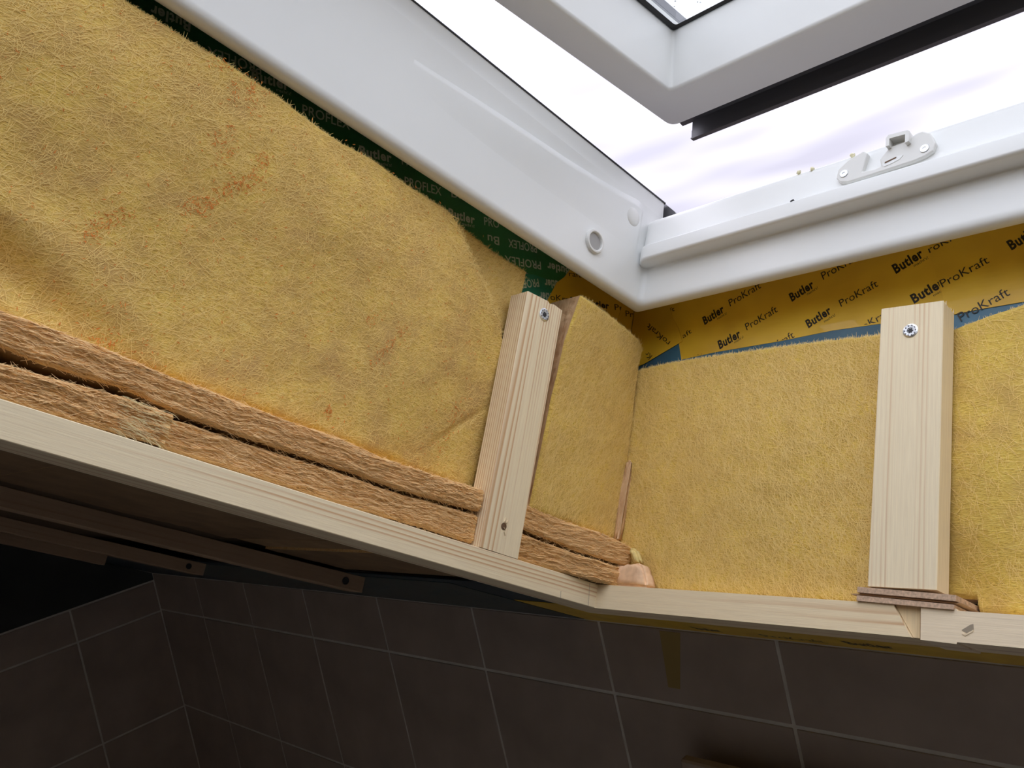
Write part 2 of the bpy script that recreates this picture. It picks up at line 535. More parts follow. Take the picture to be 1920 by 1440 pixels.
P_ = 0.3262
wf = add('wall_far', prism_mesh([(Y1 + 0.0014, -H), (Y1 + 0.12, -H), (Y1 + 0.12, z_at(Y1 + 0.12, 0.163)), (Y1 + 0.0014, z_at(Y1 + 0.0014, 0.163))], 0, X0 - 0.1, X1 + 0.1), M['grout'], roof=False, org=(0, Y1, -H))
setprops(wf, kind='structure')
kx = [X0] + [-2.590 + 0.3262 * k for k in range(12)] + [X1]
kz = [-0.4774, -0.605] + [-0.605 - 0.334 * k for k in (1, 2, 3)] + [-H]
tiles(wf, 'Y', Y1, list(zip(kx, kx[1:])), [(b, a) for a, b in zip(kz, kz[1:])], 1)
wl = add('wall_left', prism_mesh([(Y0, -H), (Y1 + 0.1, -H), (Y1 + 0.1, z_at(Y1 + 0.1, 0.163)), (Y0, z_at(Y0, 0.163))], 0, X0 - 0.12, X0 - 0.0014), M['grout'], roof=False, org=(X0, 0, -H))
setprops(wl, kind='structure')
gy = [Y1, 0.7335, 0.405, 0.077, -0.251, -0.58, -0.91]
gz = [-0.5035, -0.6085] + [-0.6085 - 0.3335 * k for k in (1, 2, 3)] + [-H]
tiles(wl, 'X', X0 - 0.0029, list(zip(gy[1:], gy)), [(b, a) for a, b in zip(gz, gz[1:])], 1)
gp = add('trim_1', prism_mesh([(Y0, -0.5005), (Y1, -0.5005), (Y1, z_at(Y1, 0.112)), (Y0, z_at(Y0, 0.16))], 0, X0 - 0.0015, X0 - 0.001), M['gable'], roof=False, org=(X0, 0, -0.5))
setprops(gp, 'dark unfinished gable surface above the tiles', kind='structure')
wr = add('wall_right', prism_mesh([(Y0, -H), (Y1 + 0.1, -H), (Y1 + 0.1, z_at(Y1 + 0.1, 0.163)), (Y0, z_at(Y0, 0.163))], 0, X1, X1 + 0.1), M['plaster'], roof=False, org=(X1, 0, -H))
setprops(wr, kind='structure')
wb = add('wall_back', box_mesh((X0 - 0.1, Y0 - 0.1, -H), (X1 + 0.1, Y0, z_at(Y0, 0.163))), M['plaster'], roof=False, org=(0, Y0, -H))
setprops(wb, kind='structure')

# the roof packing round the shaft, with the opening in it
HU0, HU1, HV0, HV1 = -0.648, 0.690, -1.05, 0.731  # far sides pushed outwards, out of view, so more light enters
bm = bmesh.new()
for lo, hi in (((-3.1, -2.6, 0.165), (HU0, 1.35, 0.466)), ((HU1, -2.6, 0.165), (1.5, 1.35, 0.466)),
               ((HU0, HV1, 0.165), (HU1, 1.35, 0.466)), ((HU0, -2.6, 0.165), (HU1, HV0, 0.466))):
    bm_box(bm, lo, hi)
ce = add('ceiling', from_bm(bm), M['deck'], org=(0, 0, 0.165)); setprops(ce, kind='structure')

bm = bmesh.new()
for lo, hi in (((-6, -5, 0.470), (-0.70, 4, 0.500)), ((0.74, -5, 0.470), (5, 4, 0.500)), ((-0.70, 0.76, 0.470), (0.74, 4, 0.500)), ((-0.70, -5, 0.470), (0.74, -1.07, 0.500))):
    bm_box(bm, lo, hi)
ro = add('roof', from_bm(bm), M['rooftile'], org=(0, 0, 0.47)); setprops(ro, 'dark roof surface outside the window', kind='structure')

def simple(name, me, mat, org, label, cat, group=None, smooth=False):
    return setprops(add(name, me, mat, org=org, smooth=smooth), label, cat, group)

# foil lining of the shaft and of the ceiling towards the knee wall
bm = bmesh.new()
bm_box(bm, (-0.6478, -1.04, 0.163), (-0.6472, 0.7305, 0.466))
simple('vapour_foil', from_bm(bm), M['blue'], (-0.6475, 0.3, 0.17), 'blue foil hidden behind the yellow insulation under the long jamb', 'foil')
simple('vapour_foil', box_mesh((-0.647, 0.7298, 0.163), (HU1, 0.7304, 0.466)), M['blue'], (-0.3, 0.73, 0.17), 'blue foil showing as a thin strip and triangle below the yellow tape', 'foil')
simple('vapour_foil', box_mesh((-2.93, 0.772, 0.1130), (1.3, 1.118, 0.1145)), plain('shaded_blue_foil', (0.02, 0.045, 0.065), 0.45), (-0.8, 0.9, 0.113), 'blue foil with the shade put into its dark colour, above the tiled knee wall', 'foil')  # darker copy of the blue foil, shade painted into the colour
# unseen shaft sides: guessed yellowish boards, added to bring more light in
simple('added_lining_board', box_mesh((0.665, -1.02, 0.105), (0.683, 0.725, 0.462)), M['lining'], (0.67, 0, 0.1), 'unseen yellowish lining board added for the light, on the side of the shaft beside the camera', 'board')
simple('added_lining_board', box_mesh((-0.640, -1.040, 0.163), (0.66, -1.025, 0.462)), M['lining'], (0, -1.03, 0.1), 'unseen yellowish lining board added for the light, at the upper end of the shaft', 'board')

# ================================================================== ROOF WINDOW
win = thing('window_1', (-0.581, 0.665, 0.42), 'white roof window frame with its sash tilted open, enlarged out of view for light', kind='structure')
UC = 0.02  # window widened and lengthened beyond the view to let in more light
def fr_loop(du, dv, w, r):
    return rrect(-0.581 - du, 2 * UC + 0.581 + du, -0.97 - dv, 0.665 + dv, w, r)
prof = [(0.013, 0.0111, 0.4195, 0.003), (0.008, 0.007, 0.4190, 0.003), (0.0035, 0.003, 0.4205, 0.005), (0.001, 0.001, 0.4235, 0.007), (0, 0, 0.4285, 0.008),
        (0, 0, 0.4460, 0.008), (0, 0, 0.4600, 0.008), (0, 0, 0.5245, 0.008), (0.004, 0.004, 0.5255, 0.008), (0.11, 0.09, 0.5255, 0.01), (0.11, 0.09, 0.4670, 0.01),
        (0.024, 0.021, 0.4670, 0.004), (0.019, 0.017, 0.4235, 0.004)]
add('fixed_frame', loops_mesh([fr_loop(*p) for p in prof]), M['white'], win, smooth='w')
add('outer_cladding', loops_mesh([fr_loop(0.022, 0.016, 0.5257, 0.01), fr_loop(0.022, 0.016, 0.5275, 0.01), fr_loop(0.113, 0.093, 0.5275, 0.01), fr_loop(0.113, 0.093, 0.5010, 0.01)], False), M['clad'], win)
# upper strip of the long jamb, with the seal along its edge
me = prism_mesh([(-0.5811, 0.5235), (-0.5811, 0.5455), (-0.5835, 0.5465), (-0.5850, 0.5705), (-0.650, 0.5705), (-0.650, 0.5235)], 1, -0.97, 0.688)
add('jamb_top', me, M['white'], win)
add('seal_strip', box_mesh((-0.5868, -0.97, 0.5705), (-0.584, 0.690, 0.5722)), M['seal'], win)
add('outer_cladding', box_mesh((-0.652, -0.97, 0.5706), (-0.5872, 0.690, 0.5730)), M['clad'], win)
me = prism_mesh([(0.621, 0.5235), (0.621, 0.5705), (0.69, 0.5705), (0.69, 0.5235)], 1, -0.97, 0.688)
add('jamb_top', me, M['white'], win)
# shallow recess in the jamb: the surface below the curved line stands proud
Bc = [(0.26, 0.508), (0.30, 0.5114), (0.38, 0.5183), (0.4385, 0.5226), (0.5132, 0.5272), (0.57, 0.5330), (0.609, 0.5386), (0.632, 0.5430), (0.640, 0.5432), (0.644, 0.5405), (0.6455, 0.536)]
rows = []
S_ = resample(Bc, 60)
def sst(x): x = max(0, min(1, x)); return x * x * (3 - 2 * x)
for v, wt in S_:
    p = 0.0024 * sst((v - 0.27) / 0.22) * (1 - 0.0)
    row = []
    for k in range(9):
        f = k / 8; w = 0.47 + (wt - 0.47) * f
        row.append((-0.5813 + (p + 0.0001) * sst(f * 1.3), v, w))
    row.append((-0.5815, v, wt + 0.0008))
    rows.append(row)
last = [(-0.5815, 0.6475, q[2]) for q in rows[-1]]
rows.append(last)
V = [q for r_ in rows for q in r_]; n = 10
Fc = [(i * n + k, (i + 1) * n + k, (i + 1) * n + k + 1, i * n + k + 1) for i in range(len(rows) - 1) for k in range(n - 1)]
add('jamb_panel', mesh(V, Fc), M['white'], win, smooth=True)
# sill lip: protrusion p towards the opening, with a rounded end at the jamb
lp = [(-0.001, 0.4600), (0.0, 0.4655), (0.002, 0.4668), (0.0165, 0.4670), (0.0190, 0.4682), (0.0200, 0.4705), (0.0200, 0.4845), (0.0192, 0.4860), (0.0150, 0.4866), (0.0138, 0.4875), (0.0110, 0.5180), (0.0100, 0.5225), (0.0080, 0.5248), (-0.003, 0.5250)]
us = [-0.5815, -0.5805, -0.579, -0.5765, -0.573, -0.569, -0.565, -0.56] + [-0.55 + 0.03 * k for k in range(40)]
V = []
for u in us:
    x = max(0.0, min(1.0, (-0.565 - u) / 0.016))
    k_ = 0.30 + 0.70 * math.sqrt(max(0.0, 1 - x * x))
    for p, w in lp: V.append((u, 0.665 - p * (k_ if p > 0 else 1), w))
n = len(lp)
Fc = [(i * n + k, i * n + k + 1, (i + 1) * n + k + 1, (i + 1) * n + k) for i in range(len(us) - 1) for k in range(n - 1)]
o = add('sill_lip', mesh(V, Fc), M['white'], win, smooth='w')
# small covers in the jamb
c = (-0.581, 0.6305, 0.5190)
add('cover_cap', revolve([(0.0118, -0.001), (0.0118, 0.0012), (0.0105, 0.0024), (0.006, 0.0036), (0.0, 0.0040)], c, (0, 1), 28), M['white2'], win, smooth=True)
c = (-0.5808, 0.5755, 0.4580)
add('bushing', revolve([(0.0140, -0.0005), (0.0140, 0.0016), (0.0130, 0.0034), (0.0112, 0.0036), (0.0102, 0.0028), (0.0098, 0.0003), (0.0, 0.0002)], c, (0, 1), 32), M['white2'], win)
o = add('bushing_hole_shade', revolve([(0.0, 0.0004), (0.0097, 0.0004), (0.0097, 0.0009), (0.0, 0.0009)], c, (0, 1), 32), plain('hole_shade_grey', (0.40, 0.39, 0.38), 0.6), win); o['label'] = 'flat grey disc painted as the shaded hole inside the ring'  # flat grey disc stands for the shade inside the ring's hole
# anthracite flashing at the corner
add('corner_flashing', prism_mesh([(-0.6050, 0.5910), (-0.5965, 0.5500), (-0.5660, 0.5500), (-0.5720, 0.5585)], 1, 0.694, 0.712), M['clad'], win)

# striker plate screwed to the sill
kp = [(-0.3456, 0.5025), (-0.344, 0.5123), (-0.3347, 0.5193), (-0.3193, 0.5244), (-0.3156, 0.5206), (-0.3199, 0.5013), (-0.3082, 0.5000), (-0.3023, 0.5010), (-0.3035, 0.5089), (-0.2949, 0.5192), (-0.2774, 0.5200), (-0.2720, 0.5245), (-0.2653, 0.5251), (-0.2583, 0.52), (-0.2536, 0.5078), (-0.2558, 0.5002), (-0.2626, 0.4971), (-0.2718, 0.4955), (-0.3181, 0.4942), (-0.3336, 0.4943), (-0.3416, 0.4969)]
K = 0.992
kp = [(a * K, b * K) for a, b in kp]
sk = add('striker_plate', prism_mesh(kp, 1, 0.6560, 0.6478), M['white2'], win)
bv = sk.modifiers.new('bevel', 'BEVEL'); bv.width = 0.0012; bv.segments = 2
bm = bmesh.new()
hk = [(-0.2961, 0.5262), (-0.2945, 0.5282), (-0.2932, 0.5287), (-0.2772, 0.5274), (-0.2752, 0.5262), (-0.2752, 0.5150), (-0.2785, 0.5140), (-0.2785, 0.5235), (-0.2928, 0.5245), (-0.2930, 0.5170), (-0.2961, 0.5170)]
prism(bm, [(a * K, b * K) for a, b in hk], 1, 0.6550, 0.6425)
h_ = add('hook', from_bm(bm), M['white2'], sk)
add('hook_back', prism_mesh([(-0.2935 * K, 0.525 * K), (-0.278 * K, 0.524 * K), (-0.278 * K, 0.516 * K), (-0.2935 * K, 0.516 * K)], 1, 0.6540, 0.6515), M['white2'], sk)
sl = [(-0.3010, 0.5020), (-0.2970, 0.5045), (-0.2870, 0.5060), (-0.2820, 0.5050), (-0.2850, 0.5020), (-0.2920, 0.5000), (-0.2990, 0.4990)]
add('slot', prism_mesh([(a * K, b * K) for a, b in sl], 1, 0.6485, 0.6474), M['white'], sk)
add('slot_shadow_strip', prism_mesh([(-0.2985 * K, 0.5035 * K), (-0.2880 * K, 0.5055 * K), (-0.2880 * K, 0.5043 * K), (-0.2985 * K, 0.5020 * K)], 1, 0.6480, 0.6471), M['hole'], sk)  # dark strip painted as the shadow in the slot
for a, b in ((-0.3378, 0.5052), (-0.2632, 0.5053)):
    c = (a * K, 0.6478, b * K)
    s = add('screw', revolve([(0.0, 0.0002), (0.0014, 0.0002), (0.0016, 0.0007), (0.0038, 0.0007), (0.0042, 0.0002), (0.0042, -0.002), (0.0, -0.002)], c, (1, -1)), M['zinc'], sk)
# chipped paint on the sill, bits of fluff on its edge
DEB = [(-0.3869, 0.5267), (-0.3725, 0.5253), (-0.3315, 0.5263)]
for (a, b), nm in zip(DEB, ('bit of yellow fluff stuck on the sill edge, farthest from the striker plate', 'bit of yellow fluff on the sill edge, middle one of three', 'bit of yellow fluff on the sill edge right beside the striker plate')):
    bm = bmesh.new()
    bmesh.ops.create_icosphere(bm, subdivisions=2, radius=0.0022, matrix=Matrix.Translation((a, 0.655, b * 0.9972)))
    for v in bm.verts: v.co += Vector((nz3(v.co.x * 900, v.co.y * 900, v.co.z * 900), 0, nz3(v.co.z * 900, 5, v.co.x * 900))) * 0.0016
    simple('fluff', from_bm(bm), M['debris'], (a, 0.654, 0.524), nm, 'fluff', 'bits of fluff on the sill edge')
add('paint_chip', prism_mesh([(-0.3882, 0.4860), (-0.3868, 0.4869), (-0.3846, 0.4872), (-0.3855, 0.4863), (-0.3870, 0.4857)], 1, 0.6530, 0.6446), M['dark'], win)

# ---- sash, tilted about a horizontal axis
PH = math.radians(7.2)
sash = bpy.data.objects.new('sash', None); COL.objects.link(sash)
sash.parent = win
sash.location = -ORG['window_1']              # sash coordinates start at the same origin as the roof coordinates
sash.rotation_euler = (PH, 0, 0)
ORG['sash'] = Vector((0, 0, 0))
VC2 = -0.08
def sl_loop(ul, vb, w, r): return rrect(ul, 2 * UC - ul, VC2 - vb, vb, w, r)
sp = [(-0.573, 0.744, 0.645, 0.014), (-0.5712, 0.7428, 0.580, 0.013), (-0.5700, 0.7418, 0.5745, 0.012), (-0.5670, 0.7395, 0.5720, 0.010),
      (-0.5290, 0.6830, 0.5720, 0.006), (-0.5265, 0.6805, 0.5735, 0.005), (-0.5255, 0.6795, 0.5770, 0.005), (-0.5228, 0.6768, 0.6462, 0.004),
      (-0.5220, 0.6760, 0.6480, 0.004), (-0.5400, 0.6950, 0.6500, 0.004), (-0.5690, 0.7400, 0.6500, 0.010)]
add('sash_frame', loops_mesh([sl_loop(*p) for p in sp]), M['white'], sash, smooth='w')
add('gasket', loops_mesh([sl_loop(-0.5222, 0.6762, 0.6484, 0.004), sl_loop(-0.5195, 0.6742, 0.6492, 0.004), sl_loop(-0.5165, 0.6722, 0.6505, 0.004), sl_loop(-0.535, 0.69, 0.6515, 0.004)]), M['seal'], sash)
add('glass_pane', box_mesh((-0.5355, -0.785, 0.6525), (0.5755, 0.700, 0.6760)), M['glass'], sash)
add('spacer_bar', box_mesh((-0.5450, -0.785, 0.6680), (-0.5362, 0.744, 0.6815)), M['white2'], sash)
o = add('spacer_seal', box_mesh((-0.5450, -0.785, 0.6515), (-0.5362, 0.698, 0.6680)), M['seal'], sash)
bm = bmesh.new()
for k, (a, b, d) in enumerate(((0.6815, 0.6845, 0.0), (0.6845, 0.6853, 0.0015), (0.6853, 0.688, 0.0003), (0.688, 0.6888, 0.0015), (0.6888, 0.6975, 0.001))):
    bm_box(bm, (-0.552, -0.785, a), (-0.5360 - d, 0.745, b))
add('glass_cover_strip', from_bm(bm), M['cladgrey'], sash)
random.seed(3)
for k in range(14):
    a, b = random.uniform(-0.52, -0.40), random.uniform(0.60, 0.685)
    r = random.uniform(0.0006, 0.0013)
    add('raindrop', revolve([(r, 0), (r * 0.8, r * 0.45), (0, r * 0.6)], (a, b, 0.6760), (2, 1), 8), M['drop'], sash, smooth=True)
# anthracite cladding below the bottom rail
add('drip_strip', prism_mesh([(0.7425, 0.604), (0.7425, 0.597), (0.7720, 0.5905), (0.7720, 0.5975)], 0, -0.575, 0.615), M['clad'], sash)
add('drip_apron', prism_mesh([(0.7700, 0.600), (0.7700, 0.5775), (0.7690, 0.5768), (0.7690, 0.5672), (0.7672, 0.5660), (0.7672, 0.5645), (0.7735, 0.5645), (0.7735, 0.600)], 0, -0.5588, 0.600), M['clad'], sash)

# ================================================================== TIMBER
RU, RV, W0, W1 = -0.5944, 0.6761, 0.081, 0.1052
pine_v = pine('pine_along_slope', 1, (-0.010, -0.055), 0.0042)
pine_v_shade = pine('pine_along_slope_shaded', 1, (0.03, 0.03), 0.004, (0.42, 0.30, 0.20), (0.28, 0.17, 0.10))  # same pine darkened, shade under the ceiling put into its colour
pine_u = pine('pine_along_eaves', 0, (-0.03, 0.030), 0.0040, (0.97, 0.80, 0.54))
pine_u2 = pine('greyish_pine_along_eaves', 0, (0.02, -0.06), 0.0050, (0.95, 0.80, 0.58), (0.62, 0.44, 0.29), 0.03)
pine_s1 = pine('pine_upright_dense_rings', 2, (0.030, -0.030), 0.0030)
pine_s2 = pine('pine_upright_wide_board', 2, (0.050, -0.012), 0.0036)

t = thing('batten', (RU, 0.2, W0), 'long pale pine batten carrying the mineral wool along the opening', 'batten')
add('board', box_mesh((RU - 0.048, -1.02, W0), (RU, RV + 0.001, W1), 0.0006), pine_v, t)
for a, b, c0, c1 in ((0.663, 0.6654, 0.1036, 0.0812), (0.6223, 0.6232, 0.088, 0.0808)):
    me = mesh([(RU + 0.0001, a, c0), (RU + 0.0001, a + 0.0005, c0), (RU + 0.0001, b + 0.0005, c1), (RU + 0.0001, b, c1)], [(0, 1, 2, 3)])
    add('pencil_line', me, M['pencil'], t)
# short batten along the eaves side with its splintered end
t = thing('batten', (-0.45, RV, W0), 'pine batten running from the inner corner to a splintered end', 'batten')
bm = bmesh.new()
prism(bm, [(RU - 0.048, W0), (-0.2755, W0), (-0.2899, W1), (RU - 0.048, W1)], 1, RV, RV + 0.010)
prism(bm, [(RU - 0.048, W0), (-0.2700, W0), (-0.2700, W1), (RU - 0.048, W1)], 1, RV + 0.010, RV + 0.048)
add('board', from_bm(bm), pine_u, t)
o = add('splintered_end', prism_mesh([(-0.2752, W0 + 0.0003), (-0.2704, W0 + 0.0003), (-0.2704, W1 - 0.0004), (-0.2893, W1 - 0.0004)], 1, RV + 0.0035, RV + 0.010), pine('pine_torn_end', 2, (0.0, 0.0), 0.0016, (0.86, 0.68, 0.42), (0.66, 0.44, 0.22)), t)
o['label'] = 'bright torn wood at the batten end'
t = thing('batten', (-0.1, RV, W0), 'greyish pine batten under the shims at the right edge, with a chisel dent', 'batten')
bm = bmesh.new()
prism(bm, [(-0.2687, W0 - 0.0012), (-0.2430, W0 - 0.0018), (-0.2426, W0 - 0.0004), (0.663, W0 - 0.0006), (0.663, W1 - 0.0004), (-0.2425, W1 - 0.002), (-0.2435, W1 - 0.0005), (-0.2687, W1)], 1, RV, RV + 0.048)
add('board', from_bm(bm), pine_u2, t)
o = add('chisel_dent', prism_mesh([(-0.2395, 0.0895), (-0.2335, 0.0938), (-0.2315, 0.0945), (-0.2312, 0.0905), (-0.2360, 0.0875)], 1, RV - 0.00025, RV + 0.001), plain('bruised_wood', (0.36, 0.30, 0.22), 0.9), t)
add('dent_edge', prism_mesh([(-0.2392, 0.0868), (-0.2360, 0.0874), (-0.2313, 0.0904), (-0.2316, 0.0890), (-0.2370, 0.0855)], 1, RV - 0.0005, RV + 0.001), M['splint'], t)

# uprights between batten and window frame
t = thing('upright', (-0.6, 0.533, W1), 'pine upright standing on the long batten, near the corner of the opening', 'upright')
bm = bmesh.new()
prism(bm, [(0.5069, W1 + 0.0006), (0.5578, W1 + 0.0003), (0.5598, 0.3698), (0.5460, 0.3712), (0.5395, 0.3692), (0.5370, 0.3710), (0.5073, 0.3690)], 0, RU - 0.0260, RU)
bmesh.ops.bevel(bm, geom=[e for e in bm.edges if abs(e.verts[0].co.z - e.verts[1].co.z) > 0.2], offset=0.0008, segments=1, affect='EDGES')
add('post', from_bm(bm), pine_s1, t)
screw(t, (RU, 0.535, 0.3544), (0, 1), 0.0070)
o = add('screw_hole', revolve([(0.0036, 0.0), (0.0034, 0.0002), (0.0, 0.0002)], (RU, 0.532, 0.1310), (0, 1), 14), M['hole'], t)
bm = bmesh.new()
for a, b, c0, c1 in ((0.5310, 0.1355, 0.0006, 0.0040), (0.5325, 0.1350, -0.0008, 0.0048), (0.5335, 0.1345, 0.0012, 0.0034), (0.5330, 0.1260, 0.0020, -0.0032), (0.5310, 0.1300, 0.003, -0.002)):
    prism(bm, [(a, b), (a + 0.0009, b), (a + c0 + 0.0004, b + c1)], 0, RU, RU + 0.0012)
add('splinters', from_bm(bm), M['splint'], o)
t = thing('upright', (-0.283, RV, 0.1175), 'wide pine upright standing on thin shims, in front of the eaves-side insulation', 'upright')
bm = bmesh.new()
vs = {}
for i, v in enumerate((RV, RV + 0.0245)):
    for k, (u, w) in enumerate(((-0.3107, 0.1178), (-0.2574, 0.1178), (-0.2545, 0.3620), (-0.3077, 0.3650))):
        vs[i, k] = bm.verts.new((u, v, w - (0.0025 if k == 2 and i else 0)))
for f in ([vs[0, k] for k in range(4)], [vs[1, k] for k in (3, 2, 1, 0)], *[[vs[0, k], vs[1, k], vs[1, (k + 1) % 4], vs[0, (k + 1) % 4]] for k in range(4)]):
    bm.faces.new(f)
bmesh.ops.bevel(bm, geom=[e for e in bm.edges if abs(e.verts[0].co.z - e.verts[1].co.z) > 0.2], offset=0.0008, segments=1, affect='EDGES')
add('post', from_bm(bm), pine_s2, t)
screw(t, (-0.2814, RV, 0.3387), (1, -1), 0.0064)
bm = bmesh.new()
random.seed(5)
for k in range(16):
    u = -0.2545 - random.uniform(0, 0.004); v = RV + random.uniform(0, 0.0245); 
    prism(bm, [(u, 0.3605), (u + 0.0007, 0.3605), (u + random.uniform(-0.001, 0.0015), 0.3615 + random.uniform(0.0003, 0.003))], 1, v, v + 0.0008)
add('frayed_edge', from_bm(bm), M['splint'], t)

# shims under the wide upright
t = setprops(add('shim', prism_mesh([(-0.3182, 0.1055), (-0.2445, 0.1035), (-0.2440, 0.1072), (-0.3180, 0.1098)], 1, RV - 0.0020, RV + 0.040), M['hdf'], org=(-0.28, RV, 0.105)), 'lower brown fibreboard shim lying directly on the batten', 'shim', 'shims under the wide upright')
t = setprops(add('shim', prism_mesh([(-0.3176, 0.1122), (-0.2426, 0.1098), (-0.2426, 0.1142), (-0.3176, 0.1166)], 1, RV - 0.0025, RV + 0.046), M['hdf'], org=(-0.28, RV, 0.11)), 'upper brown fibreboard shim right under the wide upright', 'shim', 'shims under the wide upright')
t = setprops(add('shim', prism_mesh([(-0.3250, 0.1112), (-0.3225, 0.1108), (-0.2450, 0.1084), (-0.2400, 0.1092), (-0.3160, 0.1120)], 1, RV + 0.001, RV + 0.043), pine('thin_wood_veneer', 0, (0, 0.01), 0.002, (0.55, 0.37, 0.22), (0.38, 0.22, 0.12)), org=(-0.28, RV, 0.108)), 'thin splintered wood shim squeezed between the two fibreboard shims', 'shim', 'shims under the wide upright')

# ceiling battens in the shade
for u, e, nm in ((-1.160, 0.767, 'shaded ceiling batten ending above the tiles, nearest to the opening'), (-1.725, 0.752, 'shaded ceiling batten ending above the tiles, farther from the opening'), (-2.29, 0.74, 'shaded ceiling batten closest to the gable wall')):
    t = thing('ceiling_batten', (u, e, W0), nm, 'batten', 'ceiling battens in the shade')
    add('board', box_mesh((u - 0.048, -1.9, W0 + 0.001), (u, e, W1 + 0.001), 0.0008), pine_v_shade, t)
    if u > -2: add('screw', revolve([(0.006, -0.001), (0.006, 0.0006), (0.0, 0.0006)], (u, e - 0.035, 0.094), (0, 1), 12), M['dark'], t)

# ================================================================== INSULATION
def slab(name, org, label, group, grid, ax, depth, thick, facing, core, nfib, ang, spread, flen=0.016, seed=1, fcol='fibre', edge=0.004):
    """fleece-faced slab: front surface over a (a, b) grid lying across axis ax; depth(a, b) is its coordinate on ax"""
    random.seed(seed)
    sg = 1 if ax == 0 else -1
    t = thing(name, org, label, 'insulation', group)
    nr, nc = len(grid), len(grid[0])
    def P(a, b, d):
        q = [a, b]; q.insert(ax, d); return tuple(q)
    D = []
    for j, row in enumerate(grid):
        r_ = []
        for i, (a, b) in enumerate(row):
            e = min(i, nc - 1 - i, j, nr - 1 - j)
            d = depth(a, b) - sg * (edge * (1.0 if e == 0 else 0.35 if e == 1 else 0.08 if e == 2 else 0))
            r_.append(d)
        D.append(r_)
    V = [P(*grid[j][i], D[j][i]) for j in range(nr) for i in range(nc)]
    Fc = [(j * nc + i, j * nc + i + 1, (j + 1) * nc + i + 1, (j + 1) * nc + i) for j in range(nr - 1) for i in range(nc - 1)]
    bm = bmesh.new(); vs = [bm.verts.new(p) for p in V]
    for f in Fc: bm.faces.new([vs[k] for k in f])
    add('fleece_facing', from_bm(bm), facing, t, smooth=True)
    # core: the same outline carried back
    ring = [(0, i) for i in range(nc)] + [(j, nc - 1) for j in range(1, nr)] + [(nr - 1, i) for i in range(nc - 2, -1, -1)] + [(j, 0) for j in range(nr - 2, 0, -1)]
    steps = 6
    V = []; n = len(ring)
    for s in range(steps + 1):
        for j, i in ring:
            a, b = grid[j][i]
            f = s / steps
            d0 = D[j][i] - sg * 0.0001
            ja = nz3(a * 160, b * 160, s * 1.7) * 0.0012 if 0 < s < steps else 0
            V.append(P(a + ja, b + ja, d0 - sg * thick * f))
    Fc = [(s * n + k, s * n + (k + 1) % n, (s + 1) * n + (k + 1) % n, (s + 1) * n + k) for s in range(steps) for k in range(n)]
    bm = bmesh.new(); vs = [bm.verts.new(p) for p in V]
    for f in Fc: bm.faces.new([vs[k] for k in f])
    bm.faces.new(vs[-n:])
    add('wool_core', from_bm(bm), core, t, smooth=False)
    def fn(a, b, z): return P(a, b, depth(a, b) + sg * z)
    def samp():
        j = random.randrange(2, nr - 3); i = random.randrange(2, nc - 3)
        fx, fy = random.random(), random.random()
        a = grid[j][i][0] * (1 - fx) + grid[j][i + 1][0] * fx; b = grid[j][i][1] * (1 - fy) + grid[j + 1][i][1] * fy
        return fn, a, b
    if nfib: fibres('loose_fibres', t, M[fcol], samp, nfib, ang, spread, flen)
    # fuzz standing off the upper edge
    def fn2(a, b, z): return P(a, b, depth(a, b) - sg * edge * 0.9 + sg * (z - 0.0006))
    def samp2():
        i = random.randrange(0, nc - 1); f = random.random()
        a = grid[-1][i][0] * (1 - f) + grid[-1][i + 1][0] * f; b = grid[-1][i][1] * (1 - f) + grid[-1][i + 1][1] * f
        return fn2, a, b - 0.001
    fibres('edge_fuzz', t, M[fcol], samp2, max(200, nfib // 8), 90, 35, 0.006, 0.00022, 0.0006)
    return t, fn

def gsub(x, s): return math.exp(-x * x / (2 * s * s))
# -- big slab on the long side
S1_TOP = [(-0.3, 0.409), (0.0873, 0.4096), (0.1098, 0.4097), (0.1534, 0.4092), (0.211, 0.4086), (0.2487, 0.4044), (0.2706, 0.4041), (0.3094, 0.408), (0.3315, 0.4071), (0.402, 0.4102), (0.4202, 0.3989)]
S1_RIGHT = [(0.519, 0.161), (0.519, 0.25), (0.5150, 0.31), (0.5035, 0.3339), (0.4891, 0.3462), (0.4739, 0.3586), (0.457, 0.3674), (0.439, 0.3808), (0.4202, 0.3989)]
S1_BOT = [(-0.30, 0.161), (0.519, 0.161)]
def d1(v, w):
    base = -0.6215 + 0.0145 * sst((w - 0.15) / 0.26) + 0.003 * math.sin(math.pi * max(0, min(1, (w - 0.15) / 0.27))) - 0.010 * sst((v - 0.38) / 0.12) + 0.0105 * sst((w - 0.20) / 0.20) * (1 - sst((v - 0.28) / 0.13))
    fold = -0.013 * gsub(w - (0.196 - 0.35 * (v - 0.07)), 0.012) * gsub(v - 0.045, 0.055) + 0.005 * gsub(w - (0.225 - 0.30 * (v - 0.07)), 0.014) * gsub(v - 0.05, 0.07)
    crease = -0.0022 * gsub((w - 0.1966) - (v - 0.4588) * 0.98, 0.0035) * gsub(v - 0.482, 0.02)
    slit = -0.0018 * gsub((v - 0.2746) + (w - 0.196) * 0.4, 0.0012) * gsub(w - 0.182, 0.012)
    return base + fold + crease + slit + 0.0030 * nz3(v * 9, w * 9, 1.0) + 0.0011 * nz3(v * 38, w * 38, 2.0) + 0.0004 * nz3(v * 140, w * 140, 3.0)
t1, f1 = slab('insulation_slab', (-0.62, 0.2, 0.161), 'big yellow fleece-faced insulation slab with orange streaks beside the long jamb', 'insulation slabs round the opening',
              coons(S1_BOT, S1_TOP, [(-0.30, 0.161), (-0.30, 0.409)], S1_RIGHT, 330, 110), 0, d1, 0.022, FL, WOOLB, 22000, 40, 40, 0.013, 11)
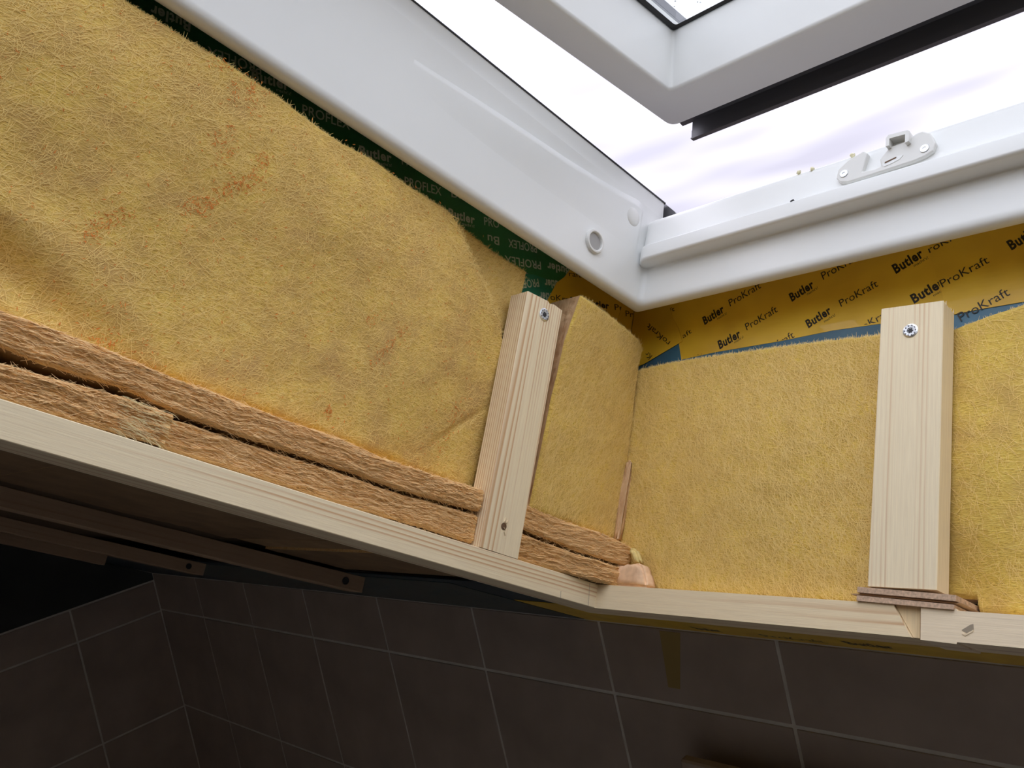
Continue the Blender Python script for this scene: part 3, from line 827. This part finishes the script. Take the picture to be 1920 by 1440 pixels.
# orange flecks: short streaks and strays
random.seed(21)
SEG = [((0.1722, 0.2821), (0.2147, 0.3393), 210, 0.0042), ((0.2101, 0.3417), (0.2116, 0.3527), 30, 0.0025), ((0.1155, 0.2319), (0.1347, 0.2653), 90, 0.004), ((0.1749, 0.343), (0.1796, 0.357), 30, 0.004),
       ((0.1807, 0.3316), (0.1851, 0.3468), 26, 0.004), ((0.3627, 0.2356), (0.3865, 0.2793), 60, 0.003), ((0.4636, 0.1834), (0.4756, 0.241), 60, 0.004), ((0.179, 0.3812), (0.1807, 0.4139), 90, 0.007),
       ((0.3484, 0.2656), (0.351, 0.2772), 18, 0.003), ((0.4645, 0.2841), (0.4986, 0.3065), 22, 0.006), ((0.1513, 0.4037), (0.1589, 0.4012), 24, 0.004), ((0.3334, 0.1828), (0.3367, 0.1806), 26, 0.0022), ((0.1473, 0.1689), (0.1561, 0.1705), 40, 0.005), ((0.13, 0.19), (0.20, 0.17), 40, 0.008)]
spots = []
for (a, b), (c, d), n, s in SEG:
    for _ in range(n):
        f = random.random(); spots.append((a + (c - a) * f + random.gauss(0, s), b + (d - b) * f + random.gauss(0, s)))
for _ in range(520): spots.append((random.uniform(0.02, 0.49), random.uniform(0.168, 0.41)))
V = []; Fc = []
for a, b in spots:
    if b > 0.41 or b < 0.164 or a > 0.495: continue
    th = random.uniform(0, math.pi); ln = random.uniform(0.0012, 0.0042); wd = random.uniform(0.0004, 0.0010); q = len(V); z = random.uniform(0.0005, 0.0013)
    for x, y, zz in ((-ln / 2, 0, z), (0, -wd / 2, z + 0.0003), (ln / 2, 0, z), (0, wd / 2, z + 0.0003)):
        V.append(f1(a + x * math.cos(th) - y * math.sin(th), b + x * math.sin(th) + y * math.cos(th), zz))
    Fc.append((q, q + 1, q + 2, q + 3))
o = add('orange_flecks', mesh(V, Fc), M['fleck'], t1); o['kind'] = 'stuff'; o['label'] = 'orange wool flecks and streaks'

# -- piece tucked behind its end
def d2(v, w): return -0.6285 + 0.002 * nz3(v * 12, w * 12, 4.0) + 0.0006 * nz3(v * 60, w * 60, 5)
slab('insulation_slab', (-0.628, 0.47, 0.30), 'small yellow insulation piece tucked behind the big slab, above the near upright', 'insulation slabs round the opening',
     coons([(0.400, 0.300), (0.514, 0.312)], [(0.400, 0.4195), (0.4125, 0.4209), (0.4894, 0.4111), (0.5313, 0.4118)], [(0.40, 0.30), (0.40, 0.4195)], [(0.514, 0.312), (0.5156, 0.3219), (0.5237, 0.356), (0.5313, 0.3879), (0.5313, 0.4118)], 60, 50), 0, d2, 0.016, FL, WOOLB, 3200, 40, 35, 0.014, 12)
# -- slab between the near upright and the corner
def d3(v, w):
    return -0.600 + 0.010 * max(0, (w - 0.28) / 0.12) * max(0, (0.66 - v) / 0.08) * 0.9 + 0.003 * math.sin(math.pi * max(0, min(1, (v - 0.57) / 0.14))) + 0.0016 * nz3(v * 22, w * 14, 7.0) + 0.0005 * nz3(v * 90, w * 70, 8)
slab('insulation_slab', (-0.60, 0.64, 0.157), 'yellow insulation slab wedged between the near upright and the corner, brown cut edge showing', 'insulation slabs round the opening',
     coons([(0.5665, 0.1575), (0.7035, 0.1575)], [(0.5800, 0.3972), (0.6185, 0.3971), (0.6568, 0.3952), (0.6945, 0.3930), (0.7030, 0.3860)],
           [(0.5665, 0.1575), (0.5680, 0.1892), (0.5713, 0.276), (0.5727, 0.3415), (0.5800, 0.3972)], [(0.7035, 0.1575), (0.7035, 0.2598), (0.7030, 0.2907), (0.7015, 0.3305), (0.7020, 0.3625), (0.7030, 0.386)], 90, 130), 0, d3, 0.044, FLB, WOOLB, 7000, 66, 24, 0.015, 13, edge=0.0022)
# -- slabs on the eaves side
B1_TOP = [(-0.612, 0.3600), (-0.5754, 0.3626), (-0.5388, 0.3635), (-0.4972, 0.3626), (-0.4353, 0.3603), (-0.3721, 0.3582), (-0.3188, 0.3547), (-0.3125, 0.354)]
B1_LEFT = [(-0.600, 0.1065), (-0.605, 0.165), (-0.612, 0.26), (-0.612, 0.3600)]
def d4(u, w):
    m = math.sin(math.pi * max(0, min(1, (u + 0.605) / 0.30)))
    return 0.7045 - 0.005 * m * math.sin(math.pi * max(0, min(1, (w - 0.1) / 0.27))) + 0.0022 * nz3(u * 11, w * 11, 9) + 0.0008 * nz3(u * 55, w * 45, 10)
slab('insulation_slab', (-0.45, 0.705, 0.1065), 'wide yellow insulation slab on the eaves side, between the corner and the wide upright', 'insulation slabs round the opening',
     coons([(-0.600, 0.1065), (-0.330, 0.1065), (-0.3235, 0.1185), (-0.3125, 0.1185)], B1_TOP, B1_LEFT, [(-0.3125, 0.1185), (-0.3125, 0.354)], 180, 150), 1, d4, 0.022, FLB, WOOLB, 15000, 118, 30, 0.015, 14)
def d5(u, w):
    return 0.7050 + 0.010 * gsub(u + 0.245, 0.016) * gsub(w - 0.12, 0.03) - 0.004 * math.sin(math.pi * max(0, min(1, (w - 0.1) / 0.27))) * max(0, min(1, (u + 0.27) / 0.05)) + 0.002 * nz3(u * 11, w * 11, 19) + 0.0007 * nz3(u * 50, w * 50, 20)
slab('insulation_slab', (-0.05, 0.705, 0.1065), 'yellow insulation slab at the right edge, beyond the wide upright', 'insulation slabs round the opening',
     coons([(-0.2660, 0.1195), (-0.2418, 0.1190), (-0.2408, 0.1068), (-0.2300, 0.1066), (0.66, 0.1065)], [(-0.2660, 0.347), (-0.2528, 0.3507), (-0.2299, 0.3568), (-0.2004, 0.363), (0.66, 0.37)], [(-0.2660, 0.1195), (-0.2660, 0.347)], [(0.66, 0.1065), (0.66, 0.37)], 200, 110), 1, d5, 0.022, FLB, WOOLB, 9000, 112, 32, 0.015, 15)

# ------------------------------------------------------------------ torn mineral wool, edges towards the opening
WOOL_SHADE = plain('shaded_wool_brown', (0.30, 0.19, 0.095), 0.9, var=0.2, vscale=20)  # shade under the wool slabs put into a darker brown
def wool_slab(org, label, v0, v1, top, bot, front, back, seed, n=None, amp=0.0017, end=None):
    random.seed(seed)
    def lin(pl, v):
        if v <= pl[0][0]: return pl[0][1]
        for (a, b), (c, d) in zip(pl, pl[1:]):
            if v <= c: return b + (d - b) * (v - a) / (c - a)
        return pl[-1][1]
    n = n or int((v1 - v0) / 0.0013); m = 26
    t = thing('mineral_wool_slab', org, label, 'insulation', 'torn mineral wool slabs on the battens')
    V = []
    def pt(v, f):
        wb = lin(bot, v); wt = lin(top, v) + 0.0010 * nz3(v * 60, 3, seed) + 0.0006 * nz3(v * 220, 4, seed)
        wb += 0.0008 * nz3(v * 70, 8, seed)
        w = wb + (wt - wb) * f
        wave = 0.0034 * nz3(v * 34, seed, 0.3) + 0.0016 * nz3(v * 90, seed, 5.3)
        s = amp * 0.8 * nz3(v * 20, (w + wave) * 360, seed * 1.3) + amp * 0.8 * nz3(v * 46, (w + wave * 1.3) * 1000, seed * 2.1) + amp * 0.55 * nz3(v * 130, (w + wave) * 1500, seed)
        rnd = -0.0042 * (2 * f - 1) ** 12
        return (front(v) + s + rnd, v, w)
    for i in range(n + 1):
        v = v0 + (v1 - v0) * i / n
        for k in range(m + 1): V.append(pt(v, k / m))
    c = m + 1
    Fc = [(i * c + k, (i + 1) * c + k, (i + 1) * c + k + 1, i * c + k + 1) for i in range(n) for k in range(m)]
    # top, bottom, back, ends
    b0 = len(V)
    for i in range(n + 1):
        v = v0 + (v1 - v0) * i / n
        V.append((back, v, V[i * c][2])); V.append((back, v, V[i * c + m][2]))
    for i in range(n):
        Fc.append((i * c, b0 + 2 * i, b0 + 2 * i + 2, (i + 1) * c))
        Fc.append((i * c + m, (i + 1) * c + m, b0 + 2 * i + 3, b0 + 2 * i + 1))
        Fc.append((b0 + 2 * i, b0 + 2 * i + 1, b0 + 2 * i + 3, b0 + 2 * i + 2))
    Fc.append(tuple([k for k in range(m + 1)] + [b0 + 1, b0]))
    Fc.append(tuple([n * c + k for k in range(m, -1, -1)] + [b0 + 2 * n, b0 + 2 * n + 1]))
    te = add('torn_edge', mesh(V, Fc), [WOOLV, WOOL_SHADE], t, smooth=True)
    for k in range(n): te.data.polygons[n * m + 3 * k].material_index = 1
    def fn(a, b, z):
        wb, wt = lin(bot, a), lin(top, a)
        f = max(0, min(1, (b - wb) / (wt - wb)))
        p = pt(a, f)
        return (p[0] + z, a, b)
    def samp():
        a = random.uniform(v0 + 0.004, v1 - 0.004); f = random.random()
        return fn, a, lin(bot, a) + (lin(top, a) - lin(bot, a)) * f
    fibres('loose_fibres', t, M['fibre2'], samp, int(3600 * (v1 - v0) / 0.3), 0, 14, 0.013, 0.00026, 0.0012, 0.9)
    return t
UP_TOP = [(0.0822, 0.1599), (0.1034, 0.1609), (0.129, 0.161), (0.1491, 0.1610), (0.188, 0.1583), (0.245, 0.1581), (0.2894, 0.1571), (0.3426, 0.1585), (0.3894, 0.1555), (0.4596, 0.1575), (0.5042, 0.1595)]
UP_BOT = [(0.0897, 0.1382), (0.1171, 0.1358), (0.1683, 0.1385), (0.2087, 0.1344), (0.2585, 0.1332), (0.3497, 0.1345), (0.4149, 0.1337), (0.5063, 0.1384)]
LA_TOP = [(0.0933, 0.1276), (0.1306, 0.1297), (0.1706, 0.1322), (0.205, 0.1318)]
LB_TOP = [(0.2101, 0.13), (0.2594, 0.1298), (0.3505, 0.1316), (0.4157, 0.131), (0.507, 0.1356)]
LO_BOT = [(0.1441, 0.1056), (0.1993, 0.1073), (0.2948, 0.1076), (0.3577, 0.1066), (0.4412, 0.1088), (0.51, 0.1081)]
RU_TOP = [(0.5656, 0.1608), (0.5849, 0.1604), (0.6175, 0.1572), (0.66, 0.1555), (0.70, 0.1505)]
RU_BOT = [(0.5655, 0.1362), (0.6118, 0.1338), (0.6403, 0.1304), (0.665, 0.1296), (0.70, 0.1285)]
RL_TOP = [(0.565, 0.1323), (0.6127, 0.1296), (0.641, 0.1273), (0.665, 0.1265), (0.70, 0.1262)]
wool_slab((-0.6, 0.1, 0.135), 'upper mineral wool slab with a torn brown edge, along the foot of the big yellow slab', -0.30, 0.5050, UP_TOP, UP_BOT, lambda v: -0.6005, -1.13, 31)
wool_slab((-0.6, -0.05, 0.106), 'lower mineral wool slab at the left edge, ending in a frayed flap', -0.30, 0.2060, LA_TOP, LO_BOT, lambda v: -0.5985 + 0.0015 * sst((v - 0.12) / 0.07), -1.11, 32, amp=0.0022)
wool_slab((-0.6, 0.35, 0.106), 'lower mineral wool slab between the frayed flap and the near upright', 0.2070, 0.5050, LB_TOP, LO_BOT, lambda v: -0.6030, -1.12, 33)
wool_slab((-0.6, 0.63, 0.135), 'short upper mineral wool slab between the near upright and the corner', 0.5600, 0.7000, RU_TOP, RU_BOT, lambda v: -0.6000 + 0.024 * sst((v - 0.58) / 0.12), -1.10, 34)
wool_slab((-0.6, 0.63, 0.106), 'short lower mineral wool slab between the near upright and the corner', 0.5600, 0.6960, RL_TOP, [(0.56, 0.1060), (0.70, 0.1062)], lambda v: -0.6010 + 0.026 * sst((v - 0.58) / 0.12), -1.11, 35, amp=0.0022)

t = thing('mineral_wool_slab', (-0.8, 0.53, 0.106), 'mineral wool filler piece tucked in behind the foot of the near upright', 'insulation', 'torn mineral wool slabs on the battens')
add('wool_core', box_mesh((-1.10, 0.5065, 0.1085), (-0.6235, 0.5585, 0.1560), 0.003), WOOL_SHADE, t)

def lump(name, org, label, pts, ax, a, b, mat, amp, seed):
    bm = bmesh.new(); prism(bm, pts, ax, a, b)
    bmesh.ops.bevel(bm, geom=bm.edges[:], offset=0.0025, segments=2, affect='EDGES')
    bmesh.ops.triangulate(bm, faces=bm.faces[:])
    bmesh.ops.subdivide_edges(bm, edges=bm.edges[:], cuts=2, use_grid_fill=True)
    for v in bm.verts:
        q = v.co * 130; v.co += Vector((nz3(q.x, q.y, seed), nz3(q.y, q.z, seed + 3), nz3(q.z, q.x, seed + 7))) * amp
    return simple(name, from_bm(bm), mat, org, label, 'insulation', smooth=True)
WOOLP = plain('pinkish_wool', (0.90, 0.58, 0.36), 0.92, var=0.18, vscale=90)
lump('wool_tuft', (-0.55, 0.69, 0.106), 'pinkish tuft of mineral wool stuffed into the inner corner', [(-0.582, 0.1270), (-0.566, 0.1285), (-0.5505, 0.1313), (-0.543, 0.1229), (-0.5362, 0.1068), (-0.582, 0.1066)], 1, 0.684, 0.7000, WOOLP, 0.0012, 3.0)
lump('fleece_scrap', (-0.56, 0.695, 0.13), 'narrow pale yellow fleece scrap above the pinkish wool tuft', [(-0.5745, 0.1475), (-0.5645, 0.1475), (-0.5535, 0.1308), (-0.5635, 0.1303)], 1, 0.6910, 0.7000, plain('pale_fleece', (0.78, 0.62, 0.25), 0.9, var=0.12, vscale=200), 0.0006, 5.0)
lump('wool_strip', (-0.597, 0.70, 0.16), 'thin upright strip of brown wool in the corner, beside the cut slab', [(0.6985, 0.2470), (0.6965, 0.2200), (0.6955, 0.1880), (0.6935, 0.1555), (0.7030, 0.1555), (0.7040, 0.2030), (0.7040, 0.2230), (0.7025, 0.2490)], 0, -0.5995, -0.5915, WOOLB, 0.0007, 9.0)
# frayed flap of the lower slab
random.seed(9)
V = []; Fc = []
for k in range(110):
    f = random.random()
    y = 0.1315 - 0.0245 * f; x = 0.165 + random.uniform(0, 0.034); base = len(V)
    ln = random.uniform(0.008, 0.017); dr = random.uniform(0.0, 0.006) * (0.3 + f); ph = random.uniform(0, 6)
    wv = random.uniform(0.00015, 0.00035); d0 = -0.5965 + random.uniform(0.0, 0.0020)
    for q in range(6):
        g_ = q / 5
        xx = min(0.2115, x + ln * g_); yy = y - dr * g_ * g_ + 0.0006 * math.sin(ph + 4 * g_)
        d = d0 - 0.0030 * max(0, (xx - 0.200) / 0.01) ** 2 * 0.5
        V.append((d, xx, yy + wv / 2)); V.append((d, xx, yy - wv / 2))
    for q in range(5):
        z_ = base + 2 * q; Fc.append((z_, z_ + 1, z_ + 3, z_ + 2))
fl_ = bpy.data.objects.get('mineral_wool_slab.001')
o = add('frayed_flap', mesh(V, Fc), plain('pale_wool_fibre', (0.98, 0.76, 0.42), 0.9, var=0.2, vscale=300), fl_); o['kind'] = 'stuff'

# ================================================================== TAPES
def tape(org, label, pts, ax, lev, mat, group):
    sg = 1 if ax == 0 else -1
    return simple('adhesive_tape', prism_mesh(pts, ax, lev - sg * 0.0003, lev), mat, org, label, 'tape', group)
TEXT_MAIN = [('Butler', -0.5358, 0.4155, -0.5105, 0.4273, 0.0115, 1), ("macht's!", -0.519, 0.4186, -0.5071, 0.4232, 0.0034, 0), ('ProKraft', -0.5037, 0.4322, -0.466, 0.4475, 0.0102, 0), ('Butler', -0.5119, 0.3811, -0.4858, 0.3919, 0.0113, 1), ("macht's!", -0.4932, 0.3847, -0.4823, 0.3899, 0.0034, 0), ('ProKraft', -0.4792, 0.398, -0.4431, 0.4136, 0.0097, 0), ('Butler', -0.4276, 0.4223, -0.4027, 0.434, 0.011, 1), ("macht's!", -0.4102, 0.4257, -0.3985, 0.4309, 0.0034, 0), ('Butler', -0.4065, 0.3874, -0.382, 0.4, 0.0103, 1), ("macht's!", -0.3892, 0.3902, -0.3779, 0.3955, 0.0034, 0), ('ProKraft', -0.3935, 0.44, -0.3554, 0.4553, 0.0103, 0), ('ProKraft', -0.3726, 0.4045, -0.3353, 0.4196, 0.0091, 0), ('ProKraft', -0.4567, 0.3635, -0.4213, 0.3798, 0.009, 0), ('aft', -0.5639, 0.4031, -0.5524, 0.4089, 0.0068, 0), ('ft', -0.5412, 0.3715, -0.533, 0.3755, 0.0068, 0), ('ProKraft', -0.3566, 0.3704, -0.3213, 0.3865, 0.0087, 0), ('Butler', -0.3187, 0.4292, -0.2924, 0.4416, 0.0114, 1), ("macht's!", -0.3012, 0.4321, -0.2884, 0.438, 0.0034, 0), ('Butler', -0.3008, 0.3932, -0.2731, 0.4063, 0.0106, 1), ('mac', -0.283, 0.3966, -0.2763, 0.3998, 0.0026, 0)]
TEXT_RIGHT = [('roKraft', -0.2872, 0.4433, -0.2532, 0.4562, 0.0082, 0), ('ProKraft', -0.2753, 0.4038, -0.2352, 0.42, 0.0091, 0), ('ProKraft', -0.2595, 0.3664, -0.219, 0.3842, 0.0094, 0), ('Butler', -0.2175, 0.4278, -0.1931, 0.4391, 0.0109, 1)]
TEXT_FAN = [('roKraft', -0.5811, 0.4016, -0.6173, 0.4325, 0.0072, 0), ('Kr', -0.6056, 0.3876, -0.6138, 0.3949, 0.0072, 0)]
TEXT_X = [('aft', -0.5932, 0.4397, -0.5811, 0.443, 0.0068, 0)]
TEXT_L1 = [('raft', 0.6088, 0.4471, 0.6283, 0.4544, 0.0068, 0), ('oKraft', 0.5863, 0.406, 0.6255, 0.4193, 0.0075, 0), ('Butler', 0.6451, 0.4256, 0.684, 0.4382, 0.0078, 1), ("macht's!", 0.6665, 0.4264, 0.6804, 0.4319, 0.0034, 0), ('Pr', 0.6943, 0.4413, 0.7094, 0.4469, 0.0078, 0)]
TEXT_L2 = [('ProKr', 0.7151, 0.4419, 0.7561, 0.4547, 0.0078, 0)]
TEXT_GREEN = [('Butler', 0.1367, 0.4578, 0.1048, 0.4511, 0.0095, 1), ("macht's!", 0.1165, 0.4605, 0.1045, 0.4586, 0.0034, 0), ('PROFLEX', 0.2015, 0.4599, 0.1551, 0.4462, 0.0095, 0.35), ('Butler', 0.1974, 0.4426, 0.2317, 0.4534, 0.0095, 1), ("macht's!", 0.2208, 0.4455, 0.2344, 0.4501, 0.0034, 0), ('PROFLEX', 0.249, 0.4401, 0.2976, 0.4535, 0.0095, 0.35), ('Butler', 0.3137, 0.4356, 0.3486, 0.4479, 0.0095, 1), ("macht's!", 0.3338, 0.4369, 0.3498, 0.4434, 0.0034, 0), ('PRO', 0.3599, 0.4526, 0.378, 0.4596, 0.0095, 0.35), ('PROFLEX', 0.3687, 0.4333, 0.4131, 0.4464, 0.0095, 0.35), ('Bu', 0.4253, 0.4519, 0.44, 0.457, 0.0095, 0.35), ('Butler', 0.4273, 0.4294, 0.4615, 0.4388, 0.0095, 1), ("macht's!", 0.4458, 0.4291, 0.4621, 0.4346, 0.0034, 0), ('PRO', 0.474, 0.4444, 0.4946, 0.4512, 0.0095, 0.35), ('Bu', 0.4968, 0.441, 0.4809, 0.436, 0.0095, 0.35), ('PROFLEX', 0.5516, 0.4592, 0.5096, 0.4457, 0.0095, 0.35), ('PROFLEX', 0.5621, 0.4431, 0.5093, 0.4249, 0.0095, 0.35), ('Butler', 0.6078, 0.4573, 0.5721, 0.4474, 0.0095, 1)]
TEXT_TEAL = [('PROFLEX', 0.5624, 0.4215, 0.5243, 0.4007, 0.0095, 0.35), ('Butler', 0.5985, 0.4353, 0.572, 0.4254, 0.0095, 1), ('Butler', 0.5946, 0.4169, 0.5675, 0.4071, 0.0095, 1)]
GRP = 'adhesive tapes sealing the window frame'
def hp(a, b):
    """half plane left of the line a -> b"""
    return (a[0], a[1], -(b[1] - a[1]), b[0] - a[0])
# green film tape along the long jamb, teal one at its end
t = tape((-0.6465, 0.1, 0.43), 'dark green tape with pale lettering, under the long jamb', [(-1.0, 0.405), (0.55, 0.4215), (0.5971, 0.4332), (0.612, 0.465), (-1.0, 0.465)], 0, -0.6465, M['green_tape'], GRP)
lettering(t, TEXT_GREEN, 'u', -0.64635, M['gink'])
t = tape((-0.6465, 0.57, 0.40), 'short teal tape piece with pale lettering, just above the near upright', [(0.47, 0.375), (0.585, 0.375), (0.592, 0.4320), (0.5803, 0.4280), (0.5551, 0.4235), (0.5435, 0.4185), (0.47, 0.412)], 0, -0.6460, M['teal_tape'], GRP)
lettering(t, TEXT_TEAL, 'u', -0.64585, M['gink'])
t = tape((-0.6460, 0.65, 0.40), 'yellow tape piece with black lettering next to the green tape, above the wedged slab', [(0.58, 0.3914), (0.5822, 0.4045), (0.587, 0.4182), (0.5914, 0.4305), (0.6015, 0.4423), (0.608, 0.4545), (0.614, 0.4655), (0.7155, 0.4655), (0.7106, 0.4532), (0.6985, 0.4116), (0.692, 0.385)], 0, -0.6455, M['yellow_tape'], GRP)
lettering(t, TEXT_L1, 'u', -0.64535, M['ink'], [hp((0.6985, 0.4116), (0.7106, 0.4532))])
t = tape((-0.6455, 0.72, 0.40), 'narrow yellow tape piece folded into the corner under the frame', [(0.690, 0.370), (0.7290, 0.370), (0.7290, 0.4655), (0.708, 0.4655)], 0, -0.6450, M['yellow_tape'], GRP)
lettering(t, TEXT_L2, 'u', -0.64485, M['ink'], [hp((0.7285, 0.3), (0.7285, 0.5))])
YT_MAIN = [(-0.6440, 0.4655), (-0.2603, 0.4655), (-0.2601, 0.3742), (-0.3323, 0.3781), (-0.3795, 0.3798), (-0.4404, 0.378), (-0.5171, 0.3782), (-0.563, 0.3762), (-0.5699, 0.3997), (-0.5873, 0.4315)]
t = tape((-0.4, 0.7295, 0.42), 'long yellow tape with black slanted lettering under the sill, left of the wide upright', YT_MAIN, 1, 0.7295, M['yellow_tape'], GRP)
lettering(t, TEXT_MAIN, 'v', 0.72935, M['ink'], [hp((-0.563, 0.3767), (-0.4404, 0.3785)), hp((-0.4404, 0.3785), (-0.3323, 0.3786)), hp((-0.2757, 0.3989), (-0.2866, 0.4391))])
lettering(t, TEXT_X, 'v', 0.72935, M['ink'])
YT_R = [(-0.2897, 0.4655), (-0.2866, 0.4391), (-0.2757, 0.3989), (-0.2713, 0.3741), (-0.2466, 0.3752), (0.68, 0.3743), (0.68, 0.4655)]
t = tape((-0.1, 0.7290, 0.42), 'yellow tape with black lettering at the right edge, behind the top of the wide upright', YT_R, 1, 0.7290, M['yellow_tape'], GRP)
lettering(t, TEXT_RIGHT, 'v', 0.72885, M['ink'], [hp((-0.2757, 0.3989), (-0.2866, 0.4391))][:0])
FAN = [(-0.6440, 0.4655), (-0.5960, 0.4655), (-0.5815, 0.4315), (-0.572, 0.4178), (-0.5642, 0.3992), (-0.5888, 0.3896), (-0.6165, 0.3787), (-0.6440, 0.3725)]
t = tape((-0.61, 0.7285, 0.42), 'yellow tape patch with upside-down lettering, turned over the inner corner', FAN, 1, 0.7285, M['yellow_tape'], GRP)
lettering(t, TEXT_FAN, 'v', 0.72835, M['ink'])
# tapes in the shade above the tiles
t = simple('adhesive_tape', box_mesh((-0.985, 0.93, 0.1122), (1.2, 1.112, 0.1128)), M['yellow_tape'], (-0.3, 1.0, 0.112), 'shaded yellow tape between the eaves-side batten and the tile top', 'tape', 'tapes above the tiles')
lettering(t, [('Butler', -0.7413, -1.080, -0.6989, -1.080, 0.030, 1), ('ProKraft', -0.6336, -1.082, -0.545, -1.082, 0.028, 0), ('Butler', -0.5089, -1.066, -0.45, -1.066, 0.030, 1)], 'w', 0.1121, M['ink'])
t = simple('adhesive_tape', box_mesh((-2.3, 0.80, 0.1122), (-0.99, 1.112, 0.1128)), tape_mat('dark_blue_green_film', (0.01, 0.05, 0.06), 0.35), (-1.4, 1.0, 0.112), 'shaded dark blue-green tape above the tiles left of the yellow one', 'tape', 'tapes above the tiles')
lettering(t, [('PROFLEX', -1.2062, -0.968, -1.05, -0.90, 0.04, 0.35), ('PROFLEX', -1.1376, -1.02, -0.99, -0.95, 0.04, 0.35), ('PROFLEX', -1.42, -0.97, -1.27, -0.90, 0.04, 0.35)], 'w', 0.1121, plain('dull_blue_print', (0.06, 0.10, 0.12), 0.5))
# yellowish tape remnant on the tiles
o = add('tape_remnant', prism_mesh([(-0.833, -0.4835), (-0.794, -0.4835), (-0.8176, -0.5765), (-0.8400, -0.5765)], 1, Y1 - 0.0006, Y1 - 0.0001), plain('brown_yellow_tape', (0.40, 0.29, 0.10), 0.5), org=(-0.82, Y1, -0.53), roof=False)
setprops(o, 'short brownish yellow tape strip hanging down over the dark tiles', 'tape')
# board whose upper corner shows at the lower edge
t = add('board', box_mesh((-0.812, 0.955, -H), (-0.35, 0.973, -0.6665), 0.003), pine('shaded_board', 0, (0.0, 0.2), 0.006, (0.52, 0.42, 0.34), (0.40, 0.30, 0.22)), org=(-0.6, 0.964, -H), roof=False)
setprops(t, 'pale wooden board leaning upright before the tiles, only its top corner showing', 'board')
